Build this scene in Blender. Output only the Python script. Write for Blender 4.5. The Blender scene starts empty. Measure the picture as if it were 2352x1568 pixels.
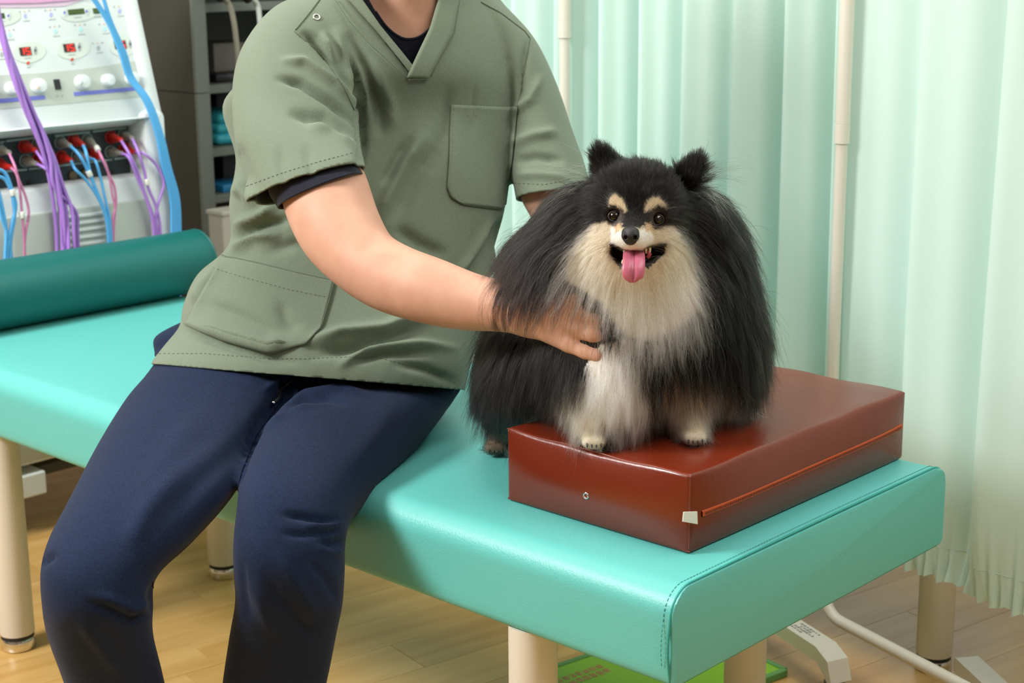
import bpy, bmesh, math, random
import numpy as np
from mathutils import Vector, Matrix
from mathutils.bvhtree import BVHTree
from mathutils.kdtree import KDTree

random.seed(7); RNG = np.random.default_rng(7)
SC = bpy.context.scene
COL = SC.collection

# ------------------------------------------------------------------ camera
IW, IH = 2352, 1568
FPX, PITCH, ROLL, AZ, CAM_H = 3709.7, 0.2374755, 0.00923187, 0.7512, 1.25
def _cam_axes():
    base = np.array([[1, 0, 0], [0, 0, 1], [0, -1, 0]], float)
    c, s = math.cos(-PITCH), math.sin(-PITCH)
    rx = np.array([[1, 0, 0], [0, c, -s], [0, s, c]])
    c, s = math.cos(ROLL), math.sin(ROLL)
    rr = np.array([[c, -s, 0], [s, c, 0], [0, 0, 1]])
    return rx @ base @ rr
CM = _cam_axes()                      # columns: right, down, forward
CO = np.array([0, 0, CAM_H])
cam = bpy.data.cameras.new('camera')
cam.sensor_width = 36.0; cam.lens = FPX / IW * 36.0
cam.clip_start = 0.05; cam.clip_end = 60
cam.dof.use_dof = True; cam.dof.focus_distance = 2.08; cam.dof.aperture_fstop = 8.0
camo = bpy.data.objects.new('camera', cam); COL.objects.link(camo)
m4 = Matrix.Identity(4)
for r in range(3):
    m4[r][0] = CM[r, 0]; m4[r][1] = -CM[r, 1]; m4[r][2] = -CM[r, 2]; m4[r][3] = CO[r]
camo.matrix_world = m4
SC.camera = camo

# ------------------------------------------------------------------ world, lamps, exposure
w = bpy.data.worlds.new('world'); SC.world = w; w.use_nodes = True
w.node_tree.nodes['Background'].inputs[0].default_value = (0.9, 0.95, 1.0, 1)
w.node_tree.nodes['Background'].inputs[1].default_value = 0.15
def uvz_(u, v, z):
    s_, c_ = math.sin(AZ), math.cos(AZ)
    return (-c_ * u + s_ * v, s_ * u + c_ * v, z)
def area(name, loc, target, sx, sy, watts, col=(1, 1, 1)):
    l = bpy.data.lights.new(name, 'AREA'); l.shape = 'RECTANGLE'; l.size = sx; l.size_y = sy
    l.energy = watts; l.color = col
    o = bpy.data.objects.new(name, l); COL.objects.link(o); o.location = loc
    d = Vector(target) - Vector(loc)
    o.rotation_euler = d.to_track_quat('-Z', 'Y').to_euler()
    return o
area('key_lamp', (-2.25, 1.5, 2.35), (-0.05, 2.25, 0.65), 0.8, 0.7, 100, (1.0, 0.985, 0.965))
area('ceiling_fill_lamp', (0.2, 2.5, 2.55), (0.2, 2.5, 0), 1.3, 1.0, 17, (1.0, 0.985, 0.96))
area('ceiling_fill_lamp', (-1.3, 3.0, 2.55), (-1.3, 3.0, 0), 1.2, 0.6, 15, (0.97, 0.99, 1.0))
area('ceiling_fill_lamp', (0.9, 0.5, 2.55), (0.9, 0.5, 0), 1.2, 0.9, 21, (1.0, 0.985, 0.96))
area('ceiling_fill_lamp', (1.15, 1.5, 2.55), (0.9, 1.9, 0), 1.2, 0.9, 20, (1.0, 0.985, 0.96))  # added fill overhead, brightens the curtain front, bed end and right-hand floor
area('curtain_backlight', uvz_(1.6, 4.1, 1.5), uvz_(1.6, 2.4, 1.0), 2.6, 1.6, 22, (0.95, 1.0, 1.0))  # unseen light added behind the screens so the curtain cloth glows
vs = SC.view_settings
vs.view_transform = 'Standard'; vs.look = 'None'; vs.gamma = 1.0; vs.use_curve_mapping = False
vs.exposure = 0.06

# ------------------------------------------------------------------ geometry helpers
def ray(x, y): return CM @ np.array([(x - IW / 2) / FPX, (y - IH / 2) / FPX, 1.0])
def pd(x, y, d): return CO + ray(x, y) * d
UD = np.array([math.sin(AZ - math.pi / 2), math.cos(AZ - math.pi / 2), 0])   # along the treatment bed
VD = np.array([math.sin(AZ), math.cos(AZ), 0])                               # across it
ZD = np.array([0, 0, 1.0])
def uvz(u, v, z): return UD * u + VD * v + ZD * z
def on_plane(x, y, p0, n):
    d = ray(x, y); return CO + d * (np.dot(np.asarray(p0) - CO, n) / np.dot(d, n))
def on_u(x, y, u0): return on_plane(x, y, UD * u0, UD)
def on_v(x, y, v0): return on_plane(x, y, VD * v0, VD)
def on_z(x, y, z): return on_plane(x, y, ZD * z, ZD)
def project(P):
    c = (np.asarray(P) - CO) @ CM
    return np.stack([IW / 2 + FPX * c[..., 0] / c[..., 2], IH / 2 + FPX * c[..., 1] / c[..., 2], c[..., 2]], -1)
def srgb(r, g, b):
    f = lambda c: (c / 255 / 12.92) if c / 255 <= 0.04045 else ((c / 255 + 0.055) / 1.055) ** 2.4
    return (f(r), f(g), f(b), 1.0)
def norm(v): v = np.asarray(v, float); return v / np.linalg.norm(v)

def mesh_from(name, V, F, mat=None, smooth=True):
    me = bpy.data.meshes.new(name)
    me.from_pydata([tuple(map(float, v)) for v in V], [], [tuple(map(int, f)) for f in F]); me.update()
    if smooth:
        me.polygons.foreach_set('use_smooth', np.ones(len(me.polygons), bool))
    if mat: me.materials.append(mat)
    return me
def link(name, me, parent=None):
    o = bpy.data.objects.new(name, me); COL.objects.link(o)
    if parent is not None:
        o.parent = parent
        o.matrix_parent_inverse = Matrix.Translation(parent.location).inverted()
    return o
def tag(o, label=None, cat=None, group=None, kind=None):
    if label: o['label'] = label
    if cat: o['category'] = cat
    if group: o['group'] = group
    if kind: o['kind'] = kind
    return o
def thing(name, loc, label, cat, group=None):
    o = bpy.data.objects.new(name, None); COL.objects.link(o); o.location = tuple(loc); o.empty_display_size = 0.05
    return tag(o, label, cat, group)

class MB:
    """collects simple shapes into one mesh"""
    def __init__(s): s.V = []; s.F = []
    def add(s, V, F):
        n = len(s.V); s.V += [tuple(v) for v in V]; s.F += [tuple(i + n for i in f) for f in F]; return s
    def box(s, c, ax, ay, az, bev=0.0):
        """box from centre and three half-axis vectors, optional bevel"""
        bm = bmesh.new(); bmesh.ops.create_cube(bm, size=2)
        L = [np.linalg.norm(a) for a in (ax, ay, az)]
        for v in bm.verts: v.co = Vector((v.co.x * L[0], v.co.y * L[1], v.co.z * L[2]))
        if bev > 0: bmesh.ops.bevel(bm, geom=bm.edges[:], offset=min(bev, min(L) * .95), segments=2, affect='EDGES', profile=.5)
        A = np.stack([norm(ax), norm(ay), norm(az)], 1)
        V = [np.asarray(c) + A @ np.array(v.co) for v in bm.verts]
        F = [[v.index for v in f.verts] for f in bm.faces]
        if np.linalg.det(A) < 0: F = [f[::-1] for f in F]
        bm.free(); return s.add(V, F)
    def tube(s, P, r, n=10, closed=False, cap=True):
        P = np.asarray(P, float); N = len(P); r = np.broadcast_to(np.asarray(r, float), (N,))
        T = (np.roll(P, -1, 0) - np.roll(P, 1, 0)) if closed else np.gradient(P, axis=0)
        T /= np.linalg.norm(T, axis=1)[:, None] + 1e-12
        a = np.array([0, 0, 1.0]) if abs(T[0][2]) < .9 else np.array([1.0, 0, 0])
        x = norm(np.cross(T[0], a)); V = []
        for i in range(N):
            x = norm(x - T[i] * np.dot(x, T[i])); y = np.cross(T[i], x)
            for k in range(n):
                t = 2 * math.pi * k / n
                V.append(P[i] + r[i] * (math.cos(t) * x + math.sin(t) * y))
        F = []
        for i in range(N if closed else N - 1):
            j = (i + 1) % N
            for k in range(n):
                F.append((i * n + k, i * n + (k + 1) % n, j * n + (k + 1) % n, j * n + k))
        if not closed and cap: F += [tuple(range(n))[::-1], tuple(range((N - 1) * n, N * n))]
        return s.add(V, F)
    def lathe(s, c, axis, prof, n=24):
        """prof: list of (radius, height along axis)"""
        axis = norm(axis); a = np.array([0, 0, 1.0]) if abs(axis[2]) < .9 else np.array([1.0, 0, 0])
        x = norm(np.cross(axis, a)); y = np.cross(axis, x); V = []
        for (r, h) in prof:
            for k in range(n):
                t = 2 * math.pi * k / n
                V.append(np.asarray(c) + axis * h + max(r, 1e-5) * (math.cos(t) * x + math.sin(t) * y))
        F = []
        for i in range(len(prof) - 1):
            for k in range(n):
                F.append((i * n + k, i * n + (k + 1) % n, (i + 1) * n + (k + 1) % n, (i + 1) * n + k))
        F += [tuple(range(n))[::-1], tuple(range((len(prof) - 1) * n, len(prof) * n))]
        return s.add(V, F)
    def prism(s, pts, off):
        """flat polygon pts extruded by vector off"""
        pts = [np.asarray(p, float) for p in pts]; n = len(pts)
        V = pts + [p + off for p in pts]
        F = [tuple(range(n))[::-1], tuple(range(n, 2 * n))] + [(i, (i + 1) % n, n + (i + 1) % n, n + i) for i in range(n)]
        return s.add(V, F)
    def ball(s, c, r, ax=None, seg=16, rings=10):
        A = np.eye(3) if ax is None else ax
        r = np.broadcast_to(np.asarray(r, float), (3,)); V = []; F = []
        for i in range(rings + 1):
            ph = math.pi * i / rings
            for k in range(seg):
                t = 2 * math.pi * k / seg
                q = np.array([math.sin(ph) * math.cos(t), math.sin(ph) * math.sin(t), math.cos(ph)]) * r
                V.append(np.asarray(c) + A @ q)
        for i in range(rings):
            for k in range(seg):
                F.append((i * seg + k, (i + 1) * seg + k, (i + 1) * seg + (k + 1) % seg, i * seg + (k + 1) % seg))
        return s.add(V, F)
    def build(s, name, mat, parent=None, smooth=True, angle=None, recalc=True):
        me = mesh_from(name, s.V, s.F, mat, smooth)
        bm = bmesh.new(); bm.from_mesh(me)
        bmesh.ops.remove_doubles(bm, verts=bm.verts, dist=1e-6)
        if recalc: bmesh.ops.recalc_face_normals(bm, faces=bm.faces)
        bm.to_mesh(me); bm.free()
        if smooth and angle is not None: me.set_sharp_from_angle(angle=math.radians(angle))
        return link(name, me, parent)

def spline(P, n):
    """Catmull-Rom through rows of P, n samples per span"""
    P = np.asarray(P, float); Q = np.vstack([2 * P[0] - P[1], P, 2 * P[-1] - P[-2]]); out = []
    for i in range(1, len(Q) - 2):
        for k in range(n):
            t = k / n
            a, b, c, d = Q[i - 1], Q[i], Q[i + 1], Q[i + 2]
            out.append(.5 * (2 * b + (c - a) * t + (2 * a - 5 * b + 4 * c - d) * t * t + (3 * b - a - 3 * c + d) * t ** 3))
    out.append(P[-1]); return np.array(out)

def surface_nets(fn, lo, hi, h):
    """polygonise fn(P)->distance over a box"""
    lo = np.asarray(lo, float); n = np.ceil((np.asarray(hi) - lo) / h).astype(int) + 1
    ax = [lo[i] + h * np.arange(n[i]) for i in range(3)]
    # coarse pass first, fine values only near the surface
    q = 4; nc_ = (n + q - 1) // q + 1
    cx_ = [lo[i] + h * q * np.arange(nc_[i]) for i in range(3)]
    X, Y, Z = np.meshgrid(*cx_, indexing='ij')
    DC = fn(np.stack([X, Y, Z], -1).reshape(-1, 3)).reshape(X.shape).astype(np.float32)
    near = np.abs(DC) < h * q * 1.9
    ii = [np.minimum((np.arange(n[i]) + q // 2) // q, nc_[i] - 1) for i in range(3)]
    D = DC[np.ix_(*ii)].copy(); W_ = np.argwhere(near[np.ix_(*ii)])
    for k in range(0, len(W_), 200000):
        w_ = W_[k:k + 200000]
        D[w_[:, 0], w_[:, 1], w_[:, 2]] = fn(np.stack([ax[i][w_[:, i]] for i in range(3)], 1))
    S = D < 0
    cells = np.zeros(n - 1, np.int32); acc = np.zeros((*(n - 1), 3), np.float32); cnt = np.zeros(n - 1, np.int32)
    sl = lambda o, k: tuple(slice(o[i], n[i] - 1 + o[i]) for i in range(3))
    corners = [(i, j, k) for i in (0, 1) for j in (0, 1) for k in (0, 1)]
    for a in range(3):
        for c in corners:
            if c[a]: continue
            e = list(c); e[a] = 1
            A, B = D[sl(c, 0)], D[sl(e, 0)]
            m = (A < 0) != (B < 0)
            t = np.where(m, A / np.where(m, A - B, 1), 0)
            p = np.zeros((*(n - 1), 3), np.float32)
            for q in range(3): p[..., q] = c[q]
            p[..., a] = t
            acc += p * m[..., None]; cnt += m
    act = cnt > 0
    idx = -np.ones(n - 1, np.int64); idx[act] = np.arange(act.sum())
    base = np.argwhere(act)
    V = lo + h * (base + acc[act] / cnt[act][:, None])
    F = []
    for a in range(3):
        b, c = (a + 1) % 3, (a + 2) % 3
        s0 = [slice(1, n[i] - 1) for i in range(3)]; s0[a] = slice(0, n[a] - 1)
        s1 = list(s0); s1[a] = slice(1, n[a])
        A, B = S[tuple(s0)], S[tuple(s1)]
        for flip in (False, True):
            m = (A & ~B) if not flip else (~A & B)
            P = np.argwhere(m); o = np.ones(3, int); o[a] = 0; P = P + o
            def g(db, dc):
                Q = P.copy(); Q[:, b] -= db; Q[:, c] -= dc; return idx[Q[:, 0], Q[:, 1], Q[:, 2]]
            q = np.stack([g(1, 1), g(0, 1), g(0, 0), g(1, 0)], 1)
            F.append(q[:, ::-1] if flip else q)
    return V, np.vstack(F)
def smin(a, b, k):
    h = np.clip(.5 + .5 * (b - a) / k, 0, 1)
    return b * (1 - h) + a * h - k * h * (1 - h)
def sd_cone(P, a, b, ra, rb):
    """capsule whose radius runs from ra to rb"""
    ab = b - a; t = np.clip((P - a) @ ab / (ab @ ab), 0, 1)
    return np.linalg.norm(P - a - t[:, None] * ab, axis=1) - (ra + (rb - ra) * t)
def sd_ell(P, c, A, r):
    """ellipsoid: axes = columns of A, radii r"""
    q = (P - c) @ A; k0 = np.linalg.norm(q / r, axis=1); k1 = np.linalg.norm(q / (r * r), axis=1)
    return k0 * (k0 - 1) / np.maximum(k1, 1e-9)
def in_poly(x, y, poly):
    x = np.asarray(x); y = np.asarray(y); ins = np.zeros(x.shape, bool); n = len(poly)
    for i in range(n):
        x1, y1 = poly[i]; x2, y2 = poly[(i + 1) % n]
        c = (y1 > y) != (y2 > y)
        xi = (x2 - x1) * (y - y1) / ((y2 - y1) if y2 != y1 else 1e-9) + x1
        ins ^= c & (x < xi)
    return ins
def poly_dist(x, y, line):
    """distance of points to an open polyline, and the parameter along it"""
    best = np.full(np.shape(x), 1e9); par = np.zeros(np.shape(x)); n = len(line) - 1
    for i in range(n):
        ax_, ay_ = line[i]; bx, by = line[i + 1]; dx, dy = bx - ax_, by - ay_
        t = np.clip(((x - ax_) * dx + (y - ay_) * dy) / (dx * dx + dy * dy + 1e-9), 0, 1)
        d = np.hypot(x - ax_ - t * dx, y - ay_ - t * dy); m = d < best
        best = np.where(m, d, best); par = np.where(m, (i + t) / n, par)
    return best, par

# ------------------------------------------------------------------ materials
def mat(name, col, rough=.5, metal=0., spec=.5, **kw):
    m = bpy.data.materials.new(name); m.use_nodes = True
    b = m.node_tree.nodes['Principled BSDF']
    b.inputs['Base Color'].default_value = col if len(col) == 4 else (*col, 1)
    b.inputs['Roughness'].default_value = rough; b.inputs['Metallic'].default_value = metal
    b.inputs['Specular IOR Level'].default_value = spec
    for k, v in kw.items(): b.inputs[k.replace('_', ' ')].default_value = v
    return m
def nd(m, t, **kw):
    n = m.node_tree.nodes.new(t)
    for k, v in kw.items():
        if hasattr(n, k) and k not in n.inputs: setattr(n, k, v)
        else: n.inputs[k].default_value = v
    return n
def lk(m, a, b): m.node_tree.links.new(a, b)
def bsdf(m): return m.node_tree.nodes['Principled BSDF']
def coords(m, scale=(1, 1, 1), rot=(0, 0, 0)):
    t = nd(m, 'ShaderNodeTexCoord'); mp = nd(m, 'ShaderNodeMapping')
    mp.inputs['Scale'].default_value = scale; mp.inputs['Rotation'].default_value = rot
    lk(m, t.outputs['Object'], mp.inputs['Vector']); return mp.outputs[0]
def add_bump(m, height, strength, dist):
    b = nd(m, 'ShaderNodeBump'); b.inputs['Strength'].default_value = strength; b.inputs['Distance'].default_value = dist
    lk(m, height, b.inputs['Height']); lk(m, b.outputs[0], bsdf(m).inputs['Normal']); return b
def noise_col(m, vec, c1, c2, scale, detail=4, lo=.35, hi=.65):
    n = nd(m, 'ShaderNodeTexNoise'); n.inputs['Scale'].default_value = scale; n.inputs['Detail'].default_value = detail
    lk(m, vec, n.inputs['Vector'])
    r = nd(m, 'ShaderNodeValToRGB'); r.color_ramp.elements[0].position = lo; r.color_ramp.elements[1].position = hi
    r.color_ramp.elements[0].color = c1; r.color_ramp.elements[1].color = c2
    lk(m, n.outputs['Fac'], r.inputs['Fac']); return n, r
def leather(name, col, rough, grain, strength=.25):
    m = mat(name, col, rough)
    v = nd(m, 'ShaderNodeTexVoronoi'); v.inputs['Scale'].default_value = grain
    n = nd(m, 'ShaderNodeTexNoise'); n.inputs['Scale'].default_value = grain * .35; n.inputs['Detail'].default_value = 5
    c = coords(m); lk(m, c, v.inputs['Vector']); lk(m, c, n.inputs['Vector'])
    a = nd(m, 'ShaderNodeMath', operation='ADD'); lk(m, v.outputs['Distance'], a.inputs[0]); lk(m, n.outputs['Fac'], a.inputs[1])
    add_bump(m, a.outputs[0], strength, .002); return m

M = {}
M['teal_vinyl'] = leather('teal_vinyl', srgb(94, 184, 178), .42, 420, .10)
M['teal_seam'] = mat('teal_seam', srgb(40, 150, 140), .5)
M['dark_teal'] = leather('dark_teal', srgb(4, 98, 94), .42, 380, .12)
M['brown_vinyl'] = leather('brown_vinyl', srgb(108, 36, 14), .27, 160, .05)
M['brown_seam'] = mat('brown_seam', srgb(120, 52, 34), .35)
M['zipper'] = mat('zipper', srgb(176, 72, 18), .6)
M['cream_metal'] = mat('cream_metal', srgb(216, 211, 197), .35)
M['chrome'] = mat('chrome', (.75, .75, .74), .15, 1.0)
M['black_rubber'] = mat('black_rubber', (.012, .012, .013), .6)
M['white_plastic'] = mat('white_plastic', srgb(222, 230, 230), .38)
M['grey_plastic'] = mat('grey_plastic', srgb(186, 194, 186), .45)
M['pale_oval'] = mat('pale_oval', srgb(208, 218, 210), .45)
M['pink_plastic'] = mat('pink_plastic', srgb(208, 158, 198), .4)
M['pink_pale'] = mat('pink_pale', srgb(222, 196, 218), .4)
M['dark_panel'] = mat('dark_panel', srgb(34, 42, 46), .5)
M['rail'] = mat('rail', srgb(140, 158, 156), .4)
M['red_plug'] = mat('red_plug', srgb(205, 40, 30), .4)
M['grey_plug'] = mat('grey_plug', srgb(150, 148, 138), .45)
M['purple_cord'] = mat('purple_cord', srgb(172, 128, 216), .4)
M['blue_cord'] = mat('blue_cord', srgb(90, 176, 236), .4)
M['pink_cord'] = mat('pink_cord', srgb(205, 130, 172), .4)
M['white_tag'] = mat('white_tag', srgb(225, 228, 220), .5)
M['black_plastic'] = mat('black_plastic', (.01, .01, .012), .4)
M['key_blue'] = mat('key_blue', srgb(172, 178, 226), .5)
M['blue_print'] = mat('blue_print', srgb(112, 118, 205), .5)
M['cyan_print'] = mat('cyan_print', srgb(176, 228, 226), .5)
M['grey_print'] = mat('grey_print', srgb(165, 172, 172), .5)
M['orange_print'] = mat('orange_print', srgb(226, 186, 166), .5)
M['red_button'] = mat('red_button', srgb(196, 74, 44), .4)
M['lcd'] = mat('lcd', srgb(40, 66, 26), .3)
M['lcd_text'] = mat('lcd_text', srgb(86, 110, 40), .4)
M['led_off'] = mat('led_off', srgb(56, 40, 38), .25)
m = mat('led_on', srgb(200, 40, 30), .4); bsdf(m).inputs['Emission Color'].default_value = srgb(235, 50, 40)
bsdf(m).inputs['Emission Strength'].default_value = .7; M['led_on'] = m
M['cabinet_side'] = mat('cabinet_side', srgb(66, 64, 56), .6)
M['cabinet_frame'] = mat('cabinet_frame', srgb(112, 118, 110), .5)
M['cabinet_in'] = mat('cabinet_in', srgb(70, 72, 66), .7)
M['dark_box'] = mat('dark_box', srgb(44, 46, 50), .6)
M['taupe_box'] = mat('taupe_box', srgb(120, 114, 106), .6)
M['cyan_pack'] = mat('cyan_pack', srgb(60, 178, 196), .35)
M['blue_item'] = mat('blue_item', srgb(40, 130, 180), .4)
M['beige_hose'] = mat('beige_hose', srgb(160, 154, 138), .5)
M['white_box'] = mat('white_box', srgb(205, 202, 190), .5)
M['green_board'] = mat('green_board', srgb(132, 186, 44), .5)
M['green_rim'] = mat('green_rim', srgb(96, 150, 84), .5)
M['pink_ink'] = mat('pink_ink', srgb(206, 150, 110), .6)
M['wall'] = mat('wall_paint', srgb(160, 158, 150), .9)
M['ceiling'] = mat('ceiling_paint', srgb(196, 196, 190), .9)
M['grey_caster'] = mat('grey_caster', srgb(70, 74, 72), .5)
M['grey_ink'] = mat('grey_ink', srgb(140, 144, 138), .6)

# laminate floor boards: grain along the board's own x
def wood(name, c1, c2):
    m = mat(name, c1, .33)
    oi = nd(m, 'ShaderNodeObjectInfo')
    tc = nd(m, 'ShaderNodeTexCoord'); add = nd(m, 'ShaderNodeVectorMath', operation='ADD')
    mul = nd(m, 'ShaderNodeVectorMath', operation='SCALE'); lk(m, oi.outputs['Random'], mul.inputs['Scale']); mul.inputs[0].default_value = (7, 5, 3)
    lk(m, tc.outputs['Object'], add.inputs[0]); lk(m, mul.outputs[0], add.inputs[1])
    mp = nd(m, 'ShaderNodeMapping'); mp.inputs['Scale'].default_value = (2.2, 24, 4); lk(m, add.outputs[0], mp.inputs['Vector'])
    n, r = noise_col(m, mp.outputs[0], c1, c2, 1.0, 6, .3, .72)
    hs = nd(m, 'ShaderNodeHueSaturation'); lk(m, r.outputs[0], hs.inputs['Color'])
    mr = nd(m, 'ShaderNodeMapRange'); mr.inputs['To Min'].default_value = .90; mr.inputs['To Max'].default_value = 1.08
    lk(m, oi.outputs['Random'], mr.inputs['Value']); lk(m, mr.outputs[0], hs.inputs['Value'])
    lk(m, hs.outputs[0], bsdf(m).inputs['Base Color']); return m
M['wood'] = wood('floor_wood', srgb(188, 143, 76), srgb(212, 172, 108))

def curtain_mat():
    m = bpy.data.materials.new('curtain_cloth'); m.use_nodes = True; t = m.node_tree; t.nodes.clear()
    out = t.nodes.new('ShaderNodeOutputMaterial'); d = t.nodes.new('ShaderNodeBsdfDiffuse'); tr = t.nodes.new('ShaderNodeBsdfTranslucent')
    mx = t.nodes.new('ShaderNodeMixShader'); mx.inputs[0].default_value = .28
    d.inputs[0].default_value = srgb(214, 237, 229); tr.inputs[0].default_value = srgb(204, 238, 225)
    t.links.new(d.outputs[0], mx.inputs[1]); t.links.new(tr.outputs[0], mx.inputs[2]); t.links.new(mx.outputs[0], out.inputs[0])
    tc = t.nodes.new('ShaderNodeTexCoord'); n = t.nodes.new('ShaderNodeTexNoise'); n.inputs['Scale'].default_value = 900
    b = t.nodes.new('ShaderNodeBump'); b.inputs['Strength'].default_value = .08; b.inputs['Distance'].default_value = .001
    t.links.new(tc.outputs['Object'], n.inputs['Vector']); t.links.new(n.outputs['Fac'], b.inputs['Height'])
    t.links.new(b.outputs[0], d.inputs['Normal']); return m
M['curtain'] = curtain_mat()
def cloth(name, c1, c2, scale, rough=.85, sheen=.15, streak=(1, 1, 1), bump=.12, lo=.35, hi=.65):
    m = mat(name, c1, rough, spec=.2)
    v = coords(m, streak)
    n, r = noise_col(m, v, c1, c2, scale, 3, lo, hi)
    lk(m, r.outputs[0], bsdf(m).inputs['Base Color']); bsdf(m).inputs['Sheen Weight'].default_value = sheen
    add_bump(m, n.outputs['Fac'], bump, .0015); return m
M['scrub'] = cloth('scrub_cotton', srgb(101, 113, 95), srgb(116, 128, 109), 1500, streak=(1, 1, .14), bump=.06)
M['scrub_seam'] = mat('scrub_seam', srgb(98, 108, 91), .9, spec=.1)
M['pants'] = cloth('navy_jersey', srgb(10, 21, 44), srgb(21, 40, 72), 900, streak=(.4, .4, 1.5), lo=.3, hi=.75, sheen=.05)
M['pants_seam'] = mat('pants_seam', srgb(12, 18, 40), .9, spec=.1)
M['cord_black'] = mat('drawcord', (.01, .01, .014), .7)
M['undershirt'] = cloth('navy_knit', srgb(10, 13, 26), srgb(18, 22, 38), 500)
def skin():
    m = mat('skin', srgb(222, 172, 140), .56, spec=.28)
    n, r = noise_col(m, coords(m), srgb(192, 146, 123), srgb(204, 159, 135), 26, 5, .3, .7)
    b = bsdf(m); lk(m, r.outputs[0], b.inputs['Base Color'])
    b.inputs['Subsurface Weight'].default_value = .12; b.inputs['Subsurface Radius'].default_value = (.012, .005, .003); b.inputs['Subsurface Scale'].default_value = .5
    f = nd(m, 'ShaderNodeTexNoise'); f.inputs['Scale'].default_value = 700; lk(m, coords(m), f.inputs['Vector'])
    add_bump(m, f.outputs['Fac'], .12, .001); return m
M['skin'] = skin()
M['nail'] = mat('nail', srgb(226, 178, 160), .3)
M['head_hair'] = mat('head_hair', (.012, .01, .009), .5)
M['lips'] = mat('lips', srgb(186, 116, 104), .45)
M['eye_white'] = mat('eye_white', (.8, .8, .78), .2)
M['shoe'] = mat('shoe', srgb(235, 235, 232), .5)

# ------------------------------------------------------------------ room shell
def room():
    u0, u1, v0, v1, h = -1.9, 4.06, -1.9, 4.3, 2.62
    c = [uvz(u0, v0, 0), uvz(u1, v0, 0), uvz(u1, v1, 0), uvz(u0, v1, 0)]
    for name, i in (('wall_left', 0), ('wall_back', 1), ('wall_right', 2), ('wall_front', 3)):
        a, b = c[i], c[(i + 1) % 4]; d = norm(b - a); nrm = np.cross(d, ZD)
        cen = (uvz((u0 + u1) / 2, (v0 + v1) / 2, 0))
        if np.dot(nrm, (a + b) / 2 - cen) < 0: nrm = -nrm
        o = MB().box((a + b) / 2 + ZD * h / 2 + nrm * .05, d * (np.linalg.norm(b - a) / 2 + .1), nrm * .05, ZD * h / 2).build(name, M['wall'], smooth=False)
        tag(o, kind='structure')
        bb = MB().box((a + b) / 2 + ZD * .035 - nrm * .006, d * np.linalg.norm(b - a) / 2, nrm * .006, ZD * .035, .002)
        tag(bb.build('baseboard_' + name[5:], M['cabinet_frame'], smooth=False), kind='structure')
    cen = uvz((u0 + u1) / 2, (v0 + v1) / 2, 0)
    tag(MB().box(cen + ZD * (h + .05), UD * 3.2, VD * 3.3, ZD * .05).build('ceiling', M['ceiling'], smooth=False), kind='structure')
    fl = MB().box(cen - ZD * .06, UD * 3.1, VD * 3.2, ZD * .05).build('floor', M['wood'], smooth=False)
    tag(fl, kind='structure')
    # laminate boards, laid obliquely to the bed
    a = math.radians(54); d = np.array([math.sin(a), math.cos(a), 0]); q = np.array([d[1], -d[0], 0])
    L, W = .91, .118
    me = MB().box((0, 0, -.005), np.array([1, 0, 0]) * (L / 2 - .0004), np.array([0, 1, 0]) * (W / 2 - .0003), ZD * .005, .0005).build('floor_plank', M['wood'], smooth=False)
    mesh = me.data; bpy.data.objects.remove(me)
    rnd = random.Random(3)
    for j in range(-26, 30):
        off = rnd.random() * L
        for i in range(-3, 8):
            p = d * (i * L + off - .4) + q * (j * W)
            p = p + np.array([-.2, 2.0, 0]) - d * 1.5
            px = project(p + ZD * 0)
            u, v = p @ UD, p @ VD
            if px[2] < 1.2 or px[0] < -1100 or px[0] > 2900 or px[1] < 600 or px[1] > 2300: continue
            if u < u0 + .5 or u > u1 - .4 or v < v0 + .5 or v > v1 - .4: continue
            o = bpy.data.objects.new('floor_plank', mesh); COL.objects.link(o); o.parent = fl
            o.location = tuple(p); o.rotation_euler = (0, 0, math.atan2(d[1], d[0]))
room()

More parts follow.
